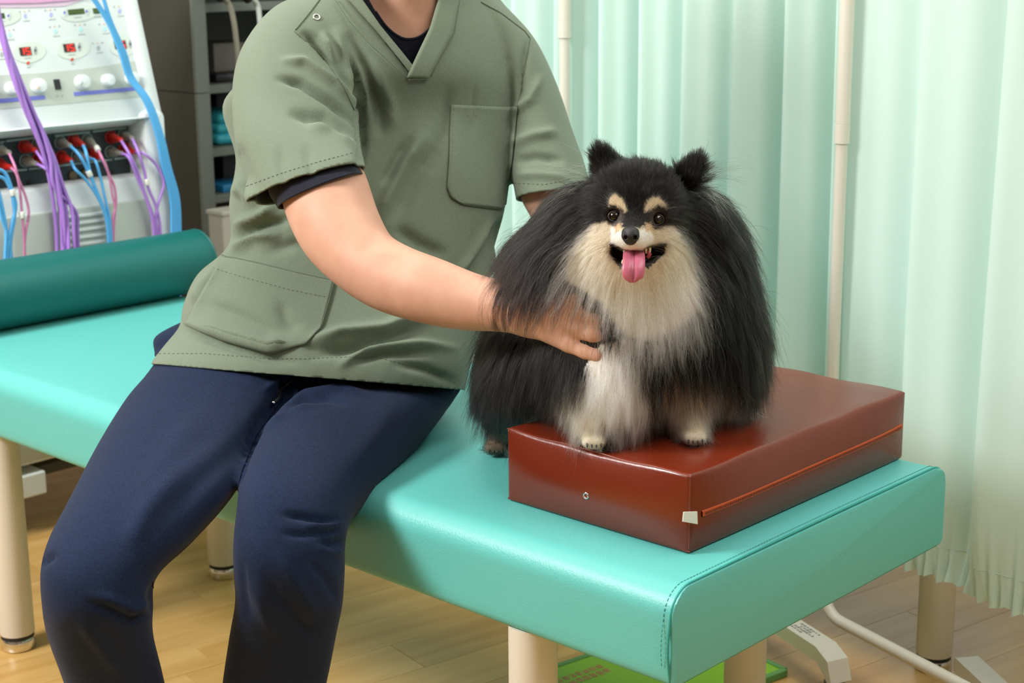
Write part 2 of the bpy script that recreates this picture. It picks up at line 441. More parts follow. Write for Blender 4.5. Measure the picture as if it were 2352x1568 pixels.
# ------------------------------------------------------------------ treatment bed
BED_V0, BED_V1, BED_U0, BED_U1, BED_B, BED_T = 1.375, 2.012, 1.0375, 2.90, .42, .54
def make_bed():
    root = thing('treatment_bed', uvz((BED_U0 + BED_U1) / 2, (BED_V0 + BED_V1) / 2, 0),
                 'turquoise vinyl treatment bed on cream legs with a man sitting on it', 'treatment bed')
    # padded top: rounded section swept along u
    rt, rb = .036, .014
    prof = []
    def arc(cv, cz, r, a0, a1, n):
        for k in range(n + 1):
            t = math.radians(a0 + (a1 - a0) * k / n); prof.append((cv + r * math.cos(t), cz + r * math.sin(t)))
    V0, V1, B, T = BED_V0, BED_V1, BED_B, BED_T
    arc(V0 + rb, B + rb, rb, 270, 180, 4); 
    for k in range(1, 5): prof.append((V0 - .004 * math.sin(math.pi * k / 5), B + rb + (T - rt - B - rb) * k / 5))
    arc(V0 + rt, T - rt, rt, 180, 90, 8)
    for k in range(1, 12): prof.append((V0 + rt + (V1 - V0 - 2 * rt) * k / 12, T + .0015 * math.sin(math.pi * k / 12)))
    arc(V1 - rt, T - rt, rt, 90, 0, 8); arc(V1 - rb, B + rb, rb, 0, -90, 4)
    cv, cz = (V0 + V1) / 2, (B + T) / 2
    us = [(BED_U0 + .0, .955), (BED_U0 + .0012, .99), (BED_U0 + .005, 1.0)] + [(BED_U0 + .03 + (BED_U1 - BED_U0 - .06) * k / 30, 1) for k in range(31)] + [(BED_U1 - .005, 1), (BED_U1 - .0012, .99), (BED_U1, .955)]
    n = len(prof); Vv = []; Ff = []
    for (u, s) in us:
        ins = (1 - s) * .12
        for (v, z) in prof:
            vv = min(max(v, V0 + ins), V1 - ins); zz = min(max(z, B + ins), T - ins)
            Vv.append(uvz(u, vv, zz))
    for i in range(len(us) - 1):
        for k in range(n): Ff.append((i * n + k, i * n + (k + 1) % n, (i + 1) * n + (k + 1) % n, (i + 1) * n + k))
    Ff += [tuple(range(n)), tuple(range((len(us) - 1) * n, len(us) * n))[::-1]]
    MB().add(Vv, Ff).build('mattress', M['teal_vinyl'], root, angle=50)
    # welt and stitch line round the near and far ends
    for (uw, us_) in ((BED_U0 + .004, BED_U0 + .013), (BED_U1 - .004, BED_U1 - .013)):
        ring = [uvz(uw, v + (.0006 if v < cv else -.0006), z + (.0004 if z > cz else 0)) for v, z in prof]
        MB().tube(ring, .0016, 6, closed=True).build('welt', M['teal_seam'], root)
        mb = MB(); P = spline(np.array([(v, z) for v, z in prof if z > B + .02]), 3)
        L = np.concatenate([[0], np.cumsum(np.linalg.norm(np.diff(P, axis=0), axis=1))])
        N = int(L[-1] / .006)
        for k in range(N):
            a, b = k * .006, k * .006 + .0038
            p = [np.array([np.interp(t, L, P[:, 0]), np.interp(t, L, P[:, 1])]) for t in (a, b)]
            q = [uvz(us_, x[0] + .0005 * np.sign(x[0] - cv) * (x[1] < T - .02), x[1] + .0004 * (x[1] > T - .03)) for x in p]
            mb.tube(q, .0005, 4)
        o = mb.build('stitching', M['teal_seam'], root); o['kind'] = 'stuff'
    # frame rails and tubular legs
    for v in (1.50, 1.89):
        MB().box(uvz((BED_U0 + BED_U1) / 2, v, .411), UD * .70, VD * .012, ZD * .008, .002).build('rail', M['cream_metal'], root, smooth=False)
    for u in (1.283, 2.577):
        for v in (1.408, 1.882):
            l = MB().lathe(uvz(u, v, 0), ZD, [(.031, .030), (.0315, .034), (.0315, BED_B + .002)], 28).build('leg', M['cream_metal'], root, angle=40)
            MB().lathe(uvz(u, v, 0), ZD, [(.030, .022), (.030, .031)], 28).build('rubber_ring', M['black_rubber'], l, angle=40)
            MB().lathe(uvz(u, v, 0), ZD, [(.0295, 0), (.032, .003), (.032, .018), (.030, .0225)], 28).build('chrome_foot', M['chrome'], l, angle=40)
    return root
bed = make_bed()
def copy_tree(o, parent=None):
    c = o.copy(); COL.objects.link(c)
    if parent is not None:
        c.parent = parent; c.matrix_parent_inverse = o.matrix_parent_inverse
    for ch in list(o.children): copy_tree(ch, c)
    return c
bed2 = copy_tree(bed)
bed2.location = Vector(bed.location) + Vector(uvz(-.012, 1.045, 0))
bed2['label'] = 'second treatment bed behind the green curtain, only its cream leg showing'

# dark teal bolster across the head end
def bolster():
    u, z, r = 2.832, BED_T + .067, .0675
    root = thing('bolster', uvz(u, 1.7, BED_T), 'dark teal cylindrical bolster across the head end of the bed', 'bolster')
    prof = [(.001, 0), (r - .012, .001), (r - .004, .004), (r, .011)] + [(r, .03 + .62 * k / 10) for k in range(11)] + [(r, .669), (r - .004, .676), (r - .014, .680), (.001, .682)]
    MB().lathe(uvz(u, 1.372, z), VD, prof, 48).build('cover', M['dark_teal'], root, angle=60)
    for h in (.008, .672):
        ring = [uvz(u, 1.372 + h, z) + (r - .001) * (math.cos(t) * UD + math.sin(t) * ZD) for t in np.linspace(0, 2 * math.pi, 48, endpoint=False)]
        MB().tube(ring, .0018, 6, closed=True).build('welt', M['dark_teal'], root)
bolster()

# ------------------------------------------------------------------ brown cushion
CU0, CU1, CV0, CV1, CB, CT = 1.096, 1.395, 1.483, 1.988, BED_T, BED_T + .1
def cushion():
    root = thing('cushion', uvz((CU0 + CU1) / 2, (CV0 + CV1) / 2, CB), 'reddish brown vinyl cushion with an orange zipper on the bed', 'cushion')
    a, b, c = (CU1 - CU0) / 2, (CV1 - CV0) / 2, (CT - CB) / 2
    cen = uvz((CU0 + CU1) / 2, (CV0 + CV1) / 2, (CB + CT) / 2)
    bm = bmesh.new(); bmesh.ops.create_cube(bm, size=2)
    for v in bm.verts: v.co = Vector((v.co.x * a, v.co.y * b, v.co.z * c))
    bmesh.ops.bevel(bm, geom=bm.edges[:], offset=.0055, segments=3, affect='EDGES', profile=.6)
    for v in bm.verts: v.co = Vector((v.co.x / a, v.co.y / b, v.co.z / c))
    bmesh.ops.subdivide_edges(bm, edges=[e for e in bm.edges if e.calc_length() > .5], cuts=16, use_grid_fill=True)
    rn = np.random.default_rng(4)
    Vv = []
    for v in bm.verts:
        x, y, z = v.co
        x, y, z = np.clip([x, y, z], -1, 1)
        bx, by, bz = 1 - x ** 4, 1 - y ** 4, 1 - z ** 2
        X, Y, Z = x * a, y * b, z * c
        X += np.sign(x) * .0095 * abs(x) ** 6 * by * bz; Y += np.sign(y) * .0095 * abs(y) ** 6 * bx * bz
        Z += np.sign(z) * (.004 if z > 0 else 0) * abs(z) ** 6 * (1 - x ** 2) * (1 - y ** 2)
        # pinched corners and slight waviness of the edges
        e = abs(z) ** 8
        Z += (.0012 * math.sin(9 * Y / b * 1.3 + 1.1) * abs(x) ** 8 + .0012 * math.sin(7 * X / a + .4) * abs(y) ** 8) * e * (1 if z > 0 else 0)
        # paws press in
        for (pu, pv) in ((1.256, 1.491), (1.172, 1.589)):
            uu = X + (CU0 + CU1) / 2; vv = Y + (CV0 + CV1) / 2
            if z > 0: Z -= .004 * math.exp(-((uu - pu) ** 2 + (vv - pv - .01) ** 2) / .0011) * abs(z) ** 6
        Vv.append(cen + UD * X + VD * Y + ZD * Z)
    Ff = [[v.index for v in f.verts] for f in bm.faces]; bm.free()
    MB().add(Vv, Ff).build('cover', M['brown_vinyl'], root)
    def seam(pts, r=.0013): MB().tube(spline(pts, 8), r, 6).build('piping', M['brown_seam'], root)
    e = .0035
    for z, s in ((CT - .001, 1), (CB + .004, -1)):
        seam([uvz(CU0 + (CU1 - CU0) * k / 6, CV0 + .0012, z + (.0012 * math.sin(7 * (2 * k / 6 - 1) + .4) if s > 0 else 0) - .0008) for k in range(7)])
    for (u, v) in ((CU0, CV0), (CU0, CV1), (CU1, CV0)):
        sv = .0016 if v == CV0 else -.0016; su = .0016 if u == CU0 else -.0016
        seam([uvz(u + su, v + sv, CB + .004 + (CT - CB - .006) * k / 4) for k in range(5)], .0011)
    # zipper on the long side, tape with teeth, white pull tab at the corner
    zz = CB + .047
    bul = lambda v: .0086 * (1 - ((v - (CV0 + CV1) / 2) / b) ** 4) + .0012
    P = [uvz(CU0 - bul(v), v, zz + .004 * math.sin(2.2 * (v - CV0) / (CV1 - CV0))) for v in np.linspace(CV0 + .020, CV1 - .010, 26)]
    mb = MB(); Vv = []; Ff = []
    for k, p in enumerate(P):
        Vv += [p - ZD * .0042 + UD * .0015, p - ZD * .003 - UD * .0008, p + ZD * .003 - UD * .0008, p + ZD * .0042 + UD * .0015]
        if k:
            o = 4 * (k - 1); Ff += [(o + j, o + j + 1, o + j + 5, o + j + 4) for j in range(3)]
    zt = MB().add(Vv, Ff).build('zipper', M['zipper'], root, angle=40)
    mb = MB()
    for k in range(140):
        v = CV0 + .026 + (CV1 - CV0 - .040) * k / 140
        mb.box(uvz(CU0 - bul(v) - .001, v, zz + .004 * math.sin(2.2 * (v - CV0) / (CV1 - CV0))), UD * .0006, VD * .0010, ZD * .0014)
    t = mb.build('zipper_teeth', M['brown_seam'], zt, smooth=False); t['kind'] = 'stuff'
    tabp = [(1569, 1175), (1600, 1174), (1601, 1203), (1567, 1197)]
    pl = uvz(CU0 - .0065, CV0 + .008, zz)
    nn = norm(-UD - VD * .12)
    MB().prism([on_plane(x, y, pl, nn) for x, y in tabp], nn * .0012).build('pull_tab', M['white_tag'], root, smooth=False)
    # eyelet on the short side
    ey = on_v(1346, 1138, CV0 - .0092)
    ring = [ey + .0036 * (math.cos(t) * UD + math.sin(t) * ZD) for t in np.linspace(0, 2 * math.pi, 24, endpoint=False)]
    g = MB().tube(ring, .0013, 8, closed=True).build('eyelet', M['chrome'], root)
    MB().lathe(ey + VD * .001, -VD, [(.003, 0), (.003, .0006)], 16).build('eyelet_hole', M['dark_box'], g)
cushion()

# ------------------------------------------------------------------ electrotherapy unit at the head of the bed
MU = 3.08                      # plane of its front
MV0, MV1 = 1.44, 2.150
PAN0 = on_u(395, 262, MU)[2]   # lip top
pan_p = uvz(MU + .012, 0, PAN0); pan_dir = norm(ZD * 1.0 + UD * .27); pan_n = norm(np.cross(VD, pan_dir))
if np.dot(pan_n, UD) > 0: pan_n = -pan_n
def onp(x, y, off=0.0): return on_plane(x, y, pan_p + pan_n * off, pan_n)
def machine():
    root = thing('electrotherapy_unit', uvz(MU + .2, (MV0 + MV1) / 2, 0), 'white electrotherapy unit with knobs, red number displays and coloured cords', 'medical device')
    z_body = on_u(200, 418, MU)[2]; z_lip0 = on_u(200, 283, MU)[2]; z_lip1 = PAN0
    vc, vh = (MV0 + MV1) / 2, (MV1 - MV0) / 2
    W = M['white_plastic']
    # lower cabinet, its front plate and the fold above it
    zf = on_u(200, 474, MU)[2]
    MB().box(uvz(MU + .22, vc, (.16 + z_body) / 2), UD * .215, VD * (vh - .012), ZD * (z_body - .16) / 2, .012).build('cabinet_body', W, root, angle=40)
    MB().box(uvz(MU + .003, vc - .01, (.17 + zf) / 2), UD * .008, VD * (vh - .035), ZD * (zf - .17) / 2, .006).build('front_plate', M['grey_plastic'], root, angle=40)
    for y in (492, 508, 524, 541, 557):
        a, b = on_u(150, y + 9, MU - .006), on_u(243, y - 4, MU - .006)
        MB().box((a + b) / 2, (b - a) / 2, UD * .005, ZD * .004, .003).build('louvre', W, root, angle=40)
    # back shell, cheeks and lip of the recess
    MB().box(uvz(MU + .27, vc, (z_body + z_lip1) / 2), UD * .165, VD * (vh - .004), ZD * ((z_lip1 - z_body) / 2 + .004), .004).build('back_shell', W, root, angle=40)
    for v in (MV1 - .030, MV0 + .030):
        MB().box(uvz(MU + .09, v, (.17 + z_lip1 + .012) / 2), UD * .102, VD * .030, ZD * ((z_lip1 + .012 - .17) / 2), .016).build('side_cheek', W, root, angle=40)
    MB().box(uvz(MU + .10, vc, (z_lip0 + z_lip1) / 2), UD * .112, VD * (vh - .016), ZD * (z_lip1 - z_lip0) / 2, .013).build('lip', W, root, angle=40)
    # socket panel inside the recess
    pu = MU + .055
    sp = MB().box(uvz(pu + .02, vc, (z_body + z_lip0) / 2), UD * .02, VD * (vh - .055), ZD * (z_lip0 - z_body) / 2).build('socket_panel', M['dark_panel'], root, smooth=False)
    def pp(x, y, off=0): return on_u(x, y, pu - off)
    for (x0, y0, x1, y1) in ((0, 327, 10, 325), (13, 324, 92, 315), (125, 312, 207, 303), (212, 302, 292, 293), (0, 395, 62, 389), (66, 388, 103, 384), (132, 381, 258, 366), (262, 365, 300, 360)):
        a, b = pp(x0, y0, .002), pp(x1, y1, .002)
        MB().box((a + b) / 2, (b - a) / 2, UD * .002, ZD * .0022, .001).build('rail', M['rail'], sp, smooth=False)
    for (x, y) in ((67, 420), (254, 395)):
        MB().lathe(pp(x, y, 0), -UD, [(.007, 0), (.007, .001)], 14).build('socket_hole', M['black_rubber'], sp)
    for (x, y) in ((165, 403), (195, 396)):
        MB().lathe(pp(x, y, 0), -UD, [(.010, 0), (.010, .006), (.006, .007)], 16).build('spare_socket', mat('brass_socket', srgb(96, 84, 58), .5) if 'brass_socket' not in bpy.data.materials else bpy.data.materials['brass_socket'], sp)
    # upper sloping control panel
    top = 1.34
    hp = (top - PAN0) / pan_dir[2]
    def slab(v0, v1, t0, t1, o0, o1, name, m, bev=.006, par=root):
        c = pan_p + pan_dir * (t0 + t1) / 2 + VD * (v0 + v1) / 2 + pan_n * (o0 + o1) / 2
        return MB().box(c, VD * (v1 - v0) / 2, pan_dir * (t1 - t0) / 2, pan_n * (o1 - o0) / 2, bev).build(name, m, par, angle=40)
    head = slab(MV0, MV1 - .002, -.012, hp, -.20, -.004, 'control_head', W, .012)
    slab(MV1 - .036, MV1, -.010, hp, -.20, .012, 'edge_trim', W, .010)
    slab(MV0, MV0 + .036, -.010, hp, -.20, .012, 'edge_trim', W, .010)
    face = slab(MV0 + .03, MV1 - .032, .0, hp - .01, -.01, .0, 'face_plate', W, .002)
    # grey knob strip following the curve
    P = [(-60, 178), (0, 173), (90, 168), (180, 160), (250, 150), (328, 137), (333, 160), (348, 195), (346, 217), (330, 222), (150, 238), (0, 250), (-60, 254)]
    st = MB().prism([onp(x, y, .0) for x, y in P], pan_n * .0015).build('knob_strip', M['grey_plastic'], face, smooth=False)
    P = [(-60, -30), (240, -30), (215, -6), (150, 3), (80, 8), (0, 9), (-60, 8)]
    MB().prism([onp(x, y, .001) for x, y in P], pan_n * .004).build('pink_trim', M['pink_plastic'], root, smooth=False)
    P = [(-60, 6), (0, 7), (80, 6), (150, 1), (215, -8), (150, 14), (80, 17), (0, 18), (-60, 18)]
    MB().prism([onp(x, y, .0) for x, y in P], pan_n * .002).build('pink_trim', M['pink_pale'], root, smooth=False)
    def oval(cx_, cy_, rx, ry, name, m, off=.0005, th=.0008, n=28):
        pts = [(cx_ + rx * math.cos(t), cy_ + ry * math.sin(t) - .09 * rx * math.cos(t)) for t in np.linspace(0, 2 * math.pi, n, endpoint=False)]
        return MB().prism([onp(x, y, off) for x, y in pts], pan_n * th).build(name, m, face, smooth=False)
    def slant(x, y, w_, h_, name, m, off=.002, th=.001, sk=.22, dy=-.09, par=None):
        pts = [(x - w_ - h_ * sk, y - h_ - dy * w_), (x + w_ - h_ * sk, y - h_ + dy * w_), (x + w_ + h_ * sk, y + h_ + dy * w_), (x - w_ + h_ * sk, y + h_ - dy * w_)]
        return MB().prism([onp(a, b, off) for a, b in pts], pan_n * th).build(name, m, par or face, smooth=False)
    # LED counters reading 15
    for k, (x, y) in enumerate(((58, 118), (159, 110), (276, 103))):
        oval(x + 9, y + 2, 38 if k < 2 else 34, 24, 'display_field', M['pale_oval'])
        d = slant(x, y, 13, 9.5, 'number_display', M['led_off'], .0012, .0012)
        seg = lambda sx, sy, sw, sh: slant(x + sx, y + sy, sw, sh, 'lit_segment', M['led_on'], .0025, .0004, par=d)
        seg(-3.5, 0, 1.6, 7.5)
        for sy in (-7, 0, 7): seg(6 + sy * .22, sy - .3, 4.6, 1.5)
        seg(1.7 - .8, -3.5, 1.3, 4.4); seg(10.0 + .8, 3.2, 1.3, 4.4)
        oval(x + 23, y - 2, 4.0, 10, 'toggle_button', M['grey_print'], .0013)
        oval(x + 23, y - 2, 1.8, 3, 'toggle_mark', M['dark_box'], .0022, .0004)
        oval(x + 6, y + 27, 3.2, 3.4, 'red_button', M['red_button'], .0006, .003)
        slant(x + 6, y + 16, 8, 1.2, 'print_line', M['grey_print'], .0014, .0002); slant(x + 8, y + 37, 4, 1.2, 'print_line', M['grey_print'], .0004, .0002)
    # green LCD windows
    for (x, y, w_) in ((-1, 37, 11), (175, 27, 18.5), (222, 25, 8.5)):
        if w_ > 10: oval(x + 6, y + 3, 42, 20, 'display_field', M['pale_oval'])
        d = slant(x, y, w_, 6, 'lcd_window', M['lcd'], .0012, .001)
        for q in range(-3, 4):
            if abs(q * 5) < w_ - 3: slant(x + q * 5, y - q * .4, 1.4, 3.6, 'lcd_digit', M['lcd_text'], .0023, .0003, par=d)
        slant(x + 3, y + 13, 9, 1.2, 'print_line', M['grey_print'], .0014, .0002)
    for (x, y) in ((19, 36), (148, 29), (199, 26)):
        oval(x, y, 4.5, 9.5, 'toggle_button', M['pale_oval'], .0013, .001); oval(x, y, 2.6, 3.2, 'toggle_mark', M['blue_print'], .0024, .0004)
    # small printed touch keys with their lamps
    for (x, y, m_) in ((58, 37, 'key_blue'), (117, 34, 'key_blue'), (127, 72, 'cyan_print'), (185, 68, 'cyan_print'), (241, 66, 'cyan_print'), (22, 80, 'cyan_print'), (226, 110, 'grey_print'), (275, 26, 'key_blue'), (4, 125, 'grey_print')):
        oval(x, y, 3.6, 5.5, 'touch_key', M[m_], .0004, .0006)
        for q in (-11, 0, 11):
            oval(x + q - 2, y - 11 - q * .09, 2.2, 1.7, 'key_lamp', M['orange_print'] if q == 0 else M['grey_print'], .0004, .0006, 10)
        slant(x + 3, y + 11, 8, 1.0, 'print_line', M['grey_print'], .0004, .0002)
    # knobs
    for k, (x, y, r, mk) in enumerate(((22, 201, 14.5, None), (84, 196, 16.5, 'orange_print'), (184, 187, 16.5, 'grey_print'), (243, 183, 14, None), (298, 179, 15, 'pink_cord'), (-36, 206, 15, None))):
        c = onp(x + 2, y + 3, .001); R = r / FPX * project(c)[2]
        kn = MB().lathe(c, pan_n, [(R * 1.08, 0), (R * 1.05, .004), (R * .97, .014), (R * .9, .017), (R * .2, .019)], 28).build('knob', W, root, angle=50)
        if mk:
            a, b = onp(x + 1, y + 9, .020), onp(x + 6, y + 1, .020)
            MB().box((a + b) / 2, (b - a) / 2, np.cross(norm(b - a), pan_n) * .0012, pan_n * .0015).build('pointer', M[mk], kn, smooth=False)
    for (x0, y0, x1, y1) in ((-50, 236, 103, 223), (170, 216, 319, 203)):
        a, b = onp(x0, y0, .002), onp(x1, y1, .002)
        MB().box((a + b) / 2, (b - a) / 2, np.cross(norm(b - a), pan_n) * .0042, pan_n * .0006).build('blue_band', M['blue_print'], face, smooth=False)
    sw = slant(131, 194, 6.5, 11.5, 'power_switch', M['black_plastic'], .0015, .003)
    for x in (132, 143): oval(x, 220, 2, 2.6, 'switch_mark', M['grey_print'], .0016, .0003, 12)
    # base: feet and a dark cross rail
    z0 = on_u(80, 1138, MU)[2]; z1 = on_u(60, 1090, MU)[2]
    vf = on_u(105, 1110, MU) @ VD
    for v in (vf - .05, MV0 + .08):
        MB().box(uvz(MU + .04, v, (z0 + z1) / 2), UD * .045, VD * .05, ZD * (z1 - z0) / 2, .004).build('foot', W, root, smooth=False)
        MB().lathe(uvz(MU + .06, v, 0), ZD, [(.02, 0), (.02, z0)], 16).build('caster', M['black_rubber'], root)
        MB().lathe(uvz(MU + .36, v, 0), ZD, [(.02, 0), (.02, .17)], 16).build('caster', M['black_rubber'], root)
    MB().box(uvz(MU + .06, (vf + MV1) / 2, (z0 + z1) / 2 + .012), UD * .02, VD * (MV1 - vf) / 2, ZD * .012, .002).build('base_rail', M['cabinet_side'], root, smooth=False)
    # vent pipe seen under the bed: pale underside of the body
    return root
machine()

# cords -------------------------------------------------------------
def cord(label, group, colour, pts, r=.0035, plug=None, plug_px=None, tie=None, cat='cord'):
    """pts: (px, py, u) knots of the cord on its way down"""
    P = spline([on_u(x, y, u) for x, y, u in pts], 7)
    root = thing('electrode_cord', P[0], label, cat, group)
    MB().tube(P, r, 7).build('cord', M[colour], root)
    if plug:
        x, y, dx, dy = plug_px; pu = MU + .055
        a = on_u(x, y, pu); b = P[0]
        t = norm(b - a); L = np.linalg.norm(b - a)
        MB().lathe(a, t, [(.0095, 0), (.0105, .002), (.0098, L * .45), (.0070, L * .62), (.0050, L + .004)], 16).build('plug', M[plug], root, angle=50)
        MB().tube([a - t * .0 + .0135 * (math.cos(q) * VD + math.sin(q) * ZD) - UD * .001 for q in np.linspace(0, 2 * math.pi, 20, endpoint=False)], .0016, 5, closed=True).build('socket_ring', M['rail' if plug == 'grey_plug' else 'red_plug'], root)
    if tie is not None:
        k = min(int(tie * len(P)), len(P) - 2)
        MB().lathe(P[k], norm(P[k + 1] - P[k]), [(.0058, 0), (.0062, .001), (.0062, .013), (.0058, .014)], 12).build('marker_sleeve', M['white_tag'], root)
f, g = MU - .012, MU - .03
gp = 'purple cords in the thick bundle'
for k, o in enumerate(((-7, 0), (-2, 3), (3, -2), (8, 1), (0, -4), (11, 4))):
    ph = k * 1.05
    c = []
    for (x, y, wv) in ((-12, 10, 5), (8, 90, 7), (30, 165, 8), (56, 232, 8), (88, 300, 8), (112, 360, 9), (130, 425, 12), (143, 480, 10), (148, 530, 20), (150, 600, 20), (150, 700, 18)):
        s = math.sin(ph + y * .012)
        c.append((x + (wv * s if y < 470 else (o[0] * 2.3)) + o[0] * .4, y + o[1], g + .008 * math.cos(ph + y * .012)))
    cord('purple cord in the thick bundle hanging down the front of the white unit', gp, 'purple_cord', c, .0042)
gb = 'blue cords in the flat ribbon'
for k in range(5):
    o = (k - 2)
    c = [(208 + o * 3 if k < 3 else 232 + o, -18, f), (250 + o * 2.5, 48, f), (281 + o * 3, 120, f), (300 + o * 3, 178, f), (338 + o * 3.2, 232, f - .012), (366 + o * 3.4, 310, g), (382 + o * 4.4, 385, g), (401 + o * 4.6, 460, g), (404 + o * 4.8, 560, g), (404 + o * 4.8, 700, g)]
    cord('blue cord in the flat ribbon running down beside the grey shelf', gb, 'blue_cord', c, .0036)
cord('purple cord from the upper red plug at the right end of the socket row', None, 'purple_cord', [(277, 321, MU), (296, 352, g), (318, 400, g), (333, 445, g), (352, 500, g), (360, 560, g), (360, 680, g)], .0034, 'red_plug', (254, 315, 0, 0))
cord('purple cord with white sleeve from the upper grey plug, right end', None, 'purple_cord', [(303, 317, MU), (318, 350, g), (330, 388, g), (340, 430, g), (360, 480, g), (369, 540, g), (371, 680, g)], .0034, 'grey_plug', (283, 310, 0, 0), .42)
cord('purple cord looping out from the lower red plug by the unit cheek', None, 'purple_cord', [(308, 349, MU), (330, 353, g), (358, 378, g), (376, 420, g), (365, 462, g), (358, 500, g), (366, 560, g), (368, 680, g)], .0032, 'red_plug', (285, 341, 0, 0))
cord('purple cord from the lower grey plug under the right red plug', None, 'purple_cord', [(279, 352, MU), (296, 362, g), (316, 410, g), (338, 462, g), (352, 520, g), (356, 600, g), (356, 680, g)], .0034, 'grey_plug', (253, 349, 0, 0))
cord('blue cord from the grey plug left of the middle red plug', None, 'blue_cord', [(160, 334, MU), (182, 356, g), (202, 392, g), (225, 445, g), (246, 500, g), (254, 560, g), (254, 680, g)], .0036, 'grey_plug', (138, 327, 0, 0), .33)
cord('blue cord from the middle upper red plug', None, 'blue_cord', [(190, 332, MU), (198, 352, g), (206, 392, g), (222, 440, g), (243, 498, g), (249, 560, g), (250, 680, g)], .0036, 'red_plug', (168, 322, 0, 0))
cord('blue cord sagging from the lower middle red plug', None, 'blue_cord', [(163, 368, MU), (172, 388, g), (196, 412, g), (226, 456, g), (246, 510, g), (251, 570, g), (251, 680, g)], .0034, 'red_plug', (140, 361, 0, 0))
cord('blue cord bending down from the lower red plug beside the pink cord', None, 'blue_cord', [(205, 364, MU + .01), (219, 370, g), (230, 405, g), (240, 450, g), (253, 510, g), (257, 570, g), (257, 680, g)], .0032, 'grey_plug', (176, 358, 0, 0))
cord('pink cord with white sleeve from the grey plug right of centre', None, 'pink_cord', [(221, 337, MU), (234, 362, g), (248, 395, g), (263, 430, g), (266, 470, g), (258, 520, g), (257, 680, g)], .0030, 'grey_plug', (200, 322, 0, 0), .02)
cord('thin pink cord from the lower red plug right of centre', None, 'pink_cord', [(228, 362, MU), (240, 372, g), (251, 408, g), (258, 448, g), (264, 480, g), (261, 530, g), (260, 680, g)], .0028, 'red_plug', (206, 353, 0, 0))
cord('purple cord from the left upper red plug joining the thick bundle', None, 'purple_cord', [(82, 345, MU), (96, 366, g), (112, 395, g), (128, 432, g), (140, 480, g), (146, 560, g), (146, 690, g)], .0034, 'red_plug', (56, 336, 0, 0))
cord('purple cord from the left lower grey plug joining the thick bundle', None, 'purple_cord', [(84, 376, MU), (100, 384, g), (116, 402, g), (130, 440, g), (141, 490, g), (150, 560, g), (150, 690, g)], .0034, 'grey_plug', (58, 369, 0, 0))
cord('purple cord from the left lower red plug behind the thick bundle', None, 'purple_cord', [(106, 372, MU + .01), (118, 384, g), (130, 410, g), (138, 450, g), (146, 500, g), (154, 560, g), (154, 690, g)], .0032, 'red_plug', (88, 364, 0, 0))
cord('purple cord from the grey plug half hidden by the thick bundle', None, 'purple_cord', [(104, 337, MU + .015), (118, 360, g), (132, 400, g), (140, 440, g), (140, 500, g), (142, 560, g), (142, 690, g)], .0032, 'grey_plug', (86, 331, 0, 0))
cord('pink cord from the grey plug at the left edge of the picture', None, 'pink_cord', [(20, 350, MU), (34, 382, g), (42, 410, g), (58, 450, g), (66, 490, g), (58, 540, g), (55, 600, g), (55, 700, g)], .0029, 'grey_plug', (-4, 343, 0, 0))
cord('pink cord with white sleeve from the red plug at the left edge', None, 'pink_cord', [(24, 384, MU), (38, 400, g), (46, 440, g), (50, 486, g), (54, 530, g), (57, 600, g), (57, 700, g)], .0029, 'red_plug', (-4, 378, 0, 0), .50)
for k, (lab, pts, tie) in enumerate((
    ('blue cord with white sleeve arching at the left edge of the picture', [(-25, 385, g), (8, 394, g), (24, 425, g), (30, 460, g), (33, 500, g), (24, 560, g), (22, 690, g)], .38),
    ('blue cord arching just under the sleeved one at the left edge', [(-25, 404, g), (6, 408, g), (22, 430, g), (36, 470, g), (26, 520, g), (17, 580, g), (16, 690, g)], None),
    ('straight blue cord at the left edge of the picture', [(-20, 400, g), (-6, 430, g), (6, 480, g), (14, 530, g), (12, 590, g), (11, 690, g)], None),
    ('outermost blue cord at the left edge of the picture', [(-22, 420, g), (-8, 450, g), (4, 500, g), (19, 545, g), (26, 600, g), (26, 690, g)], None))):
    cord(lab, None, 'blue_cord', pts, .0038, tie=tie)

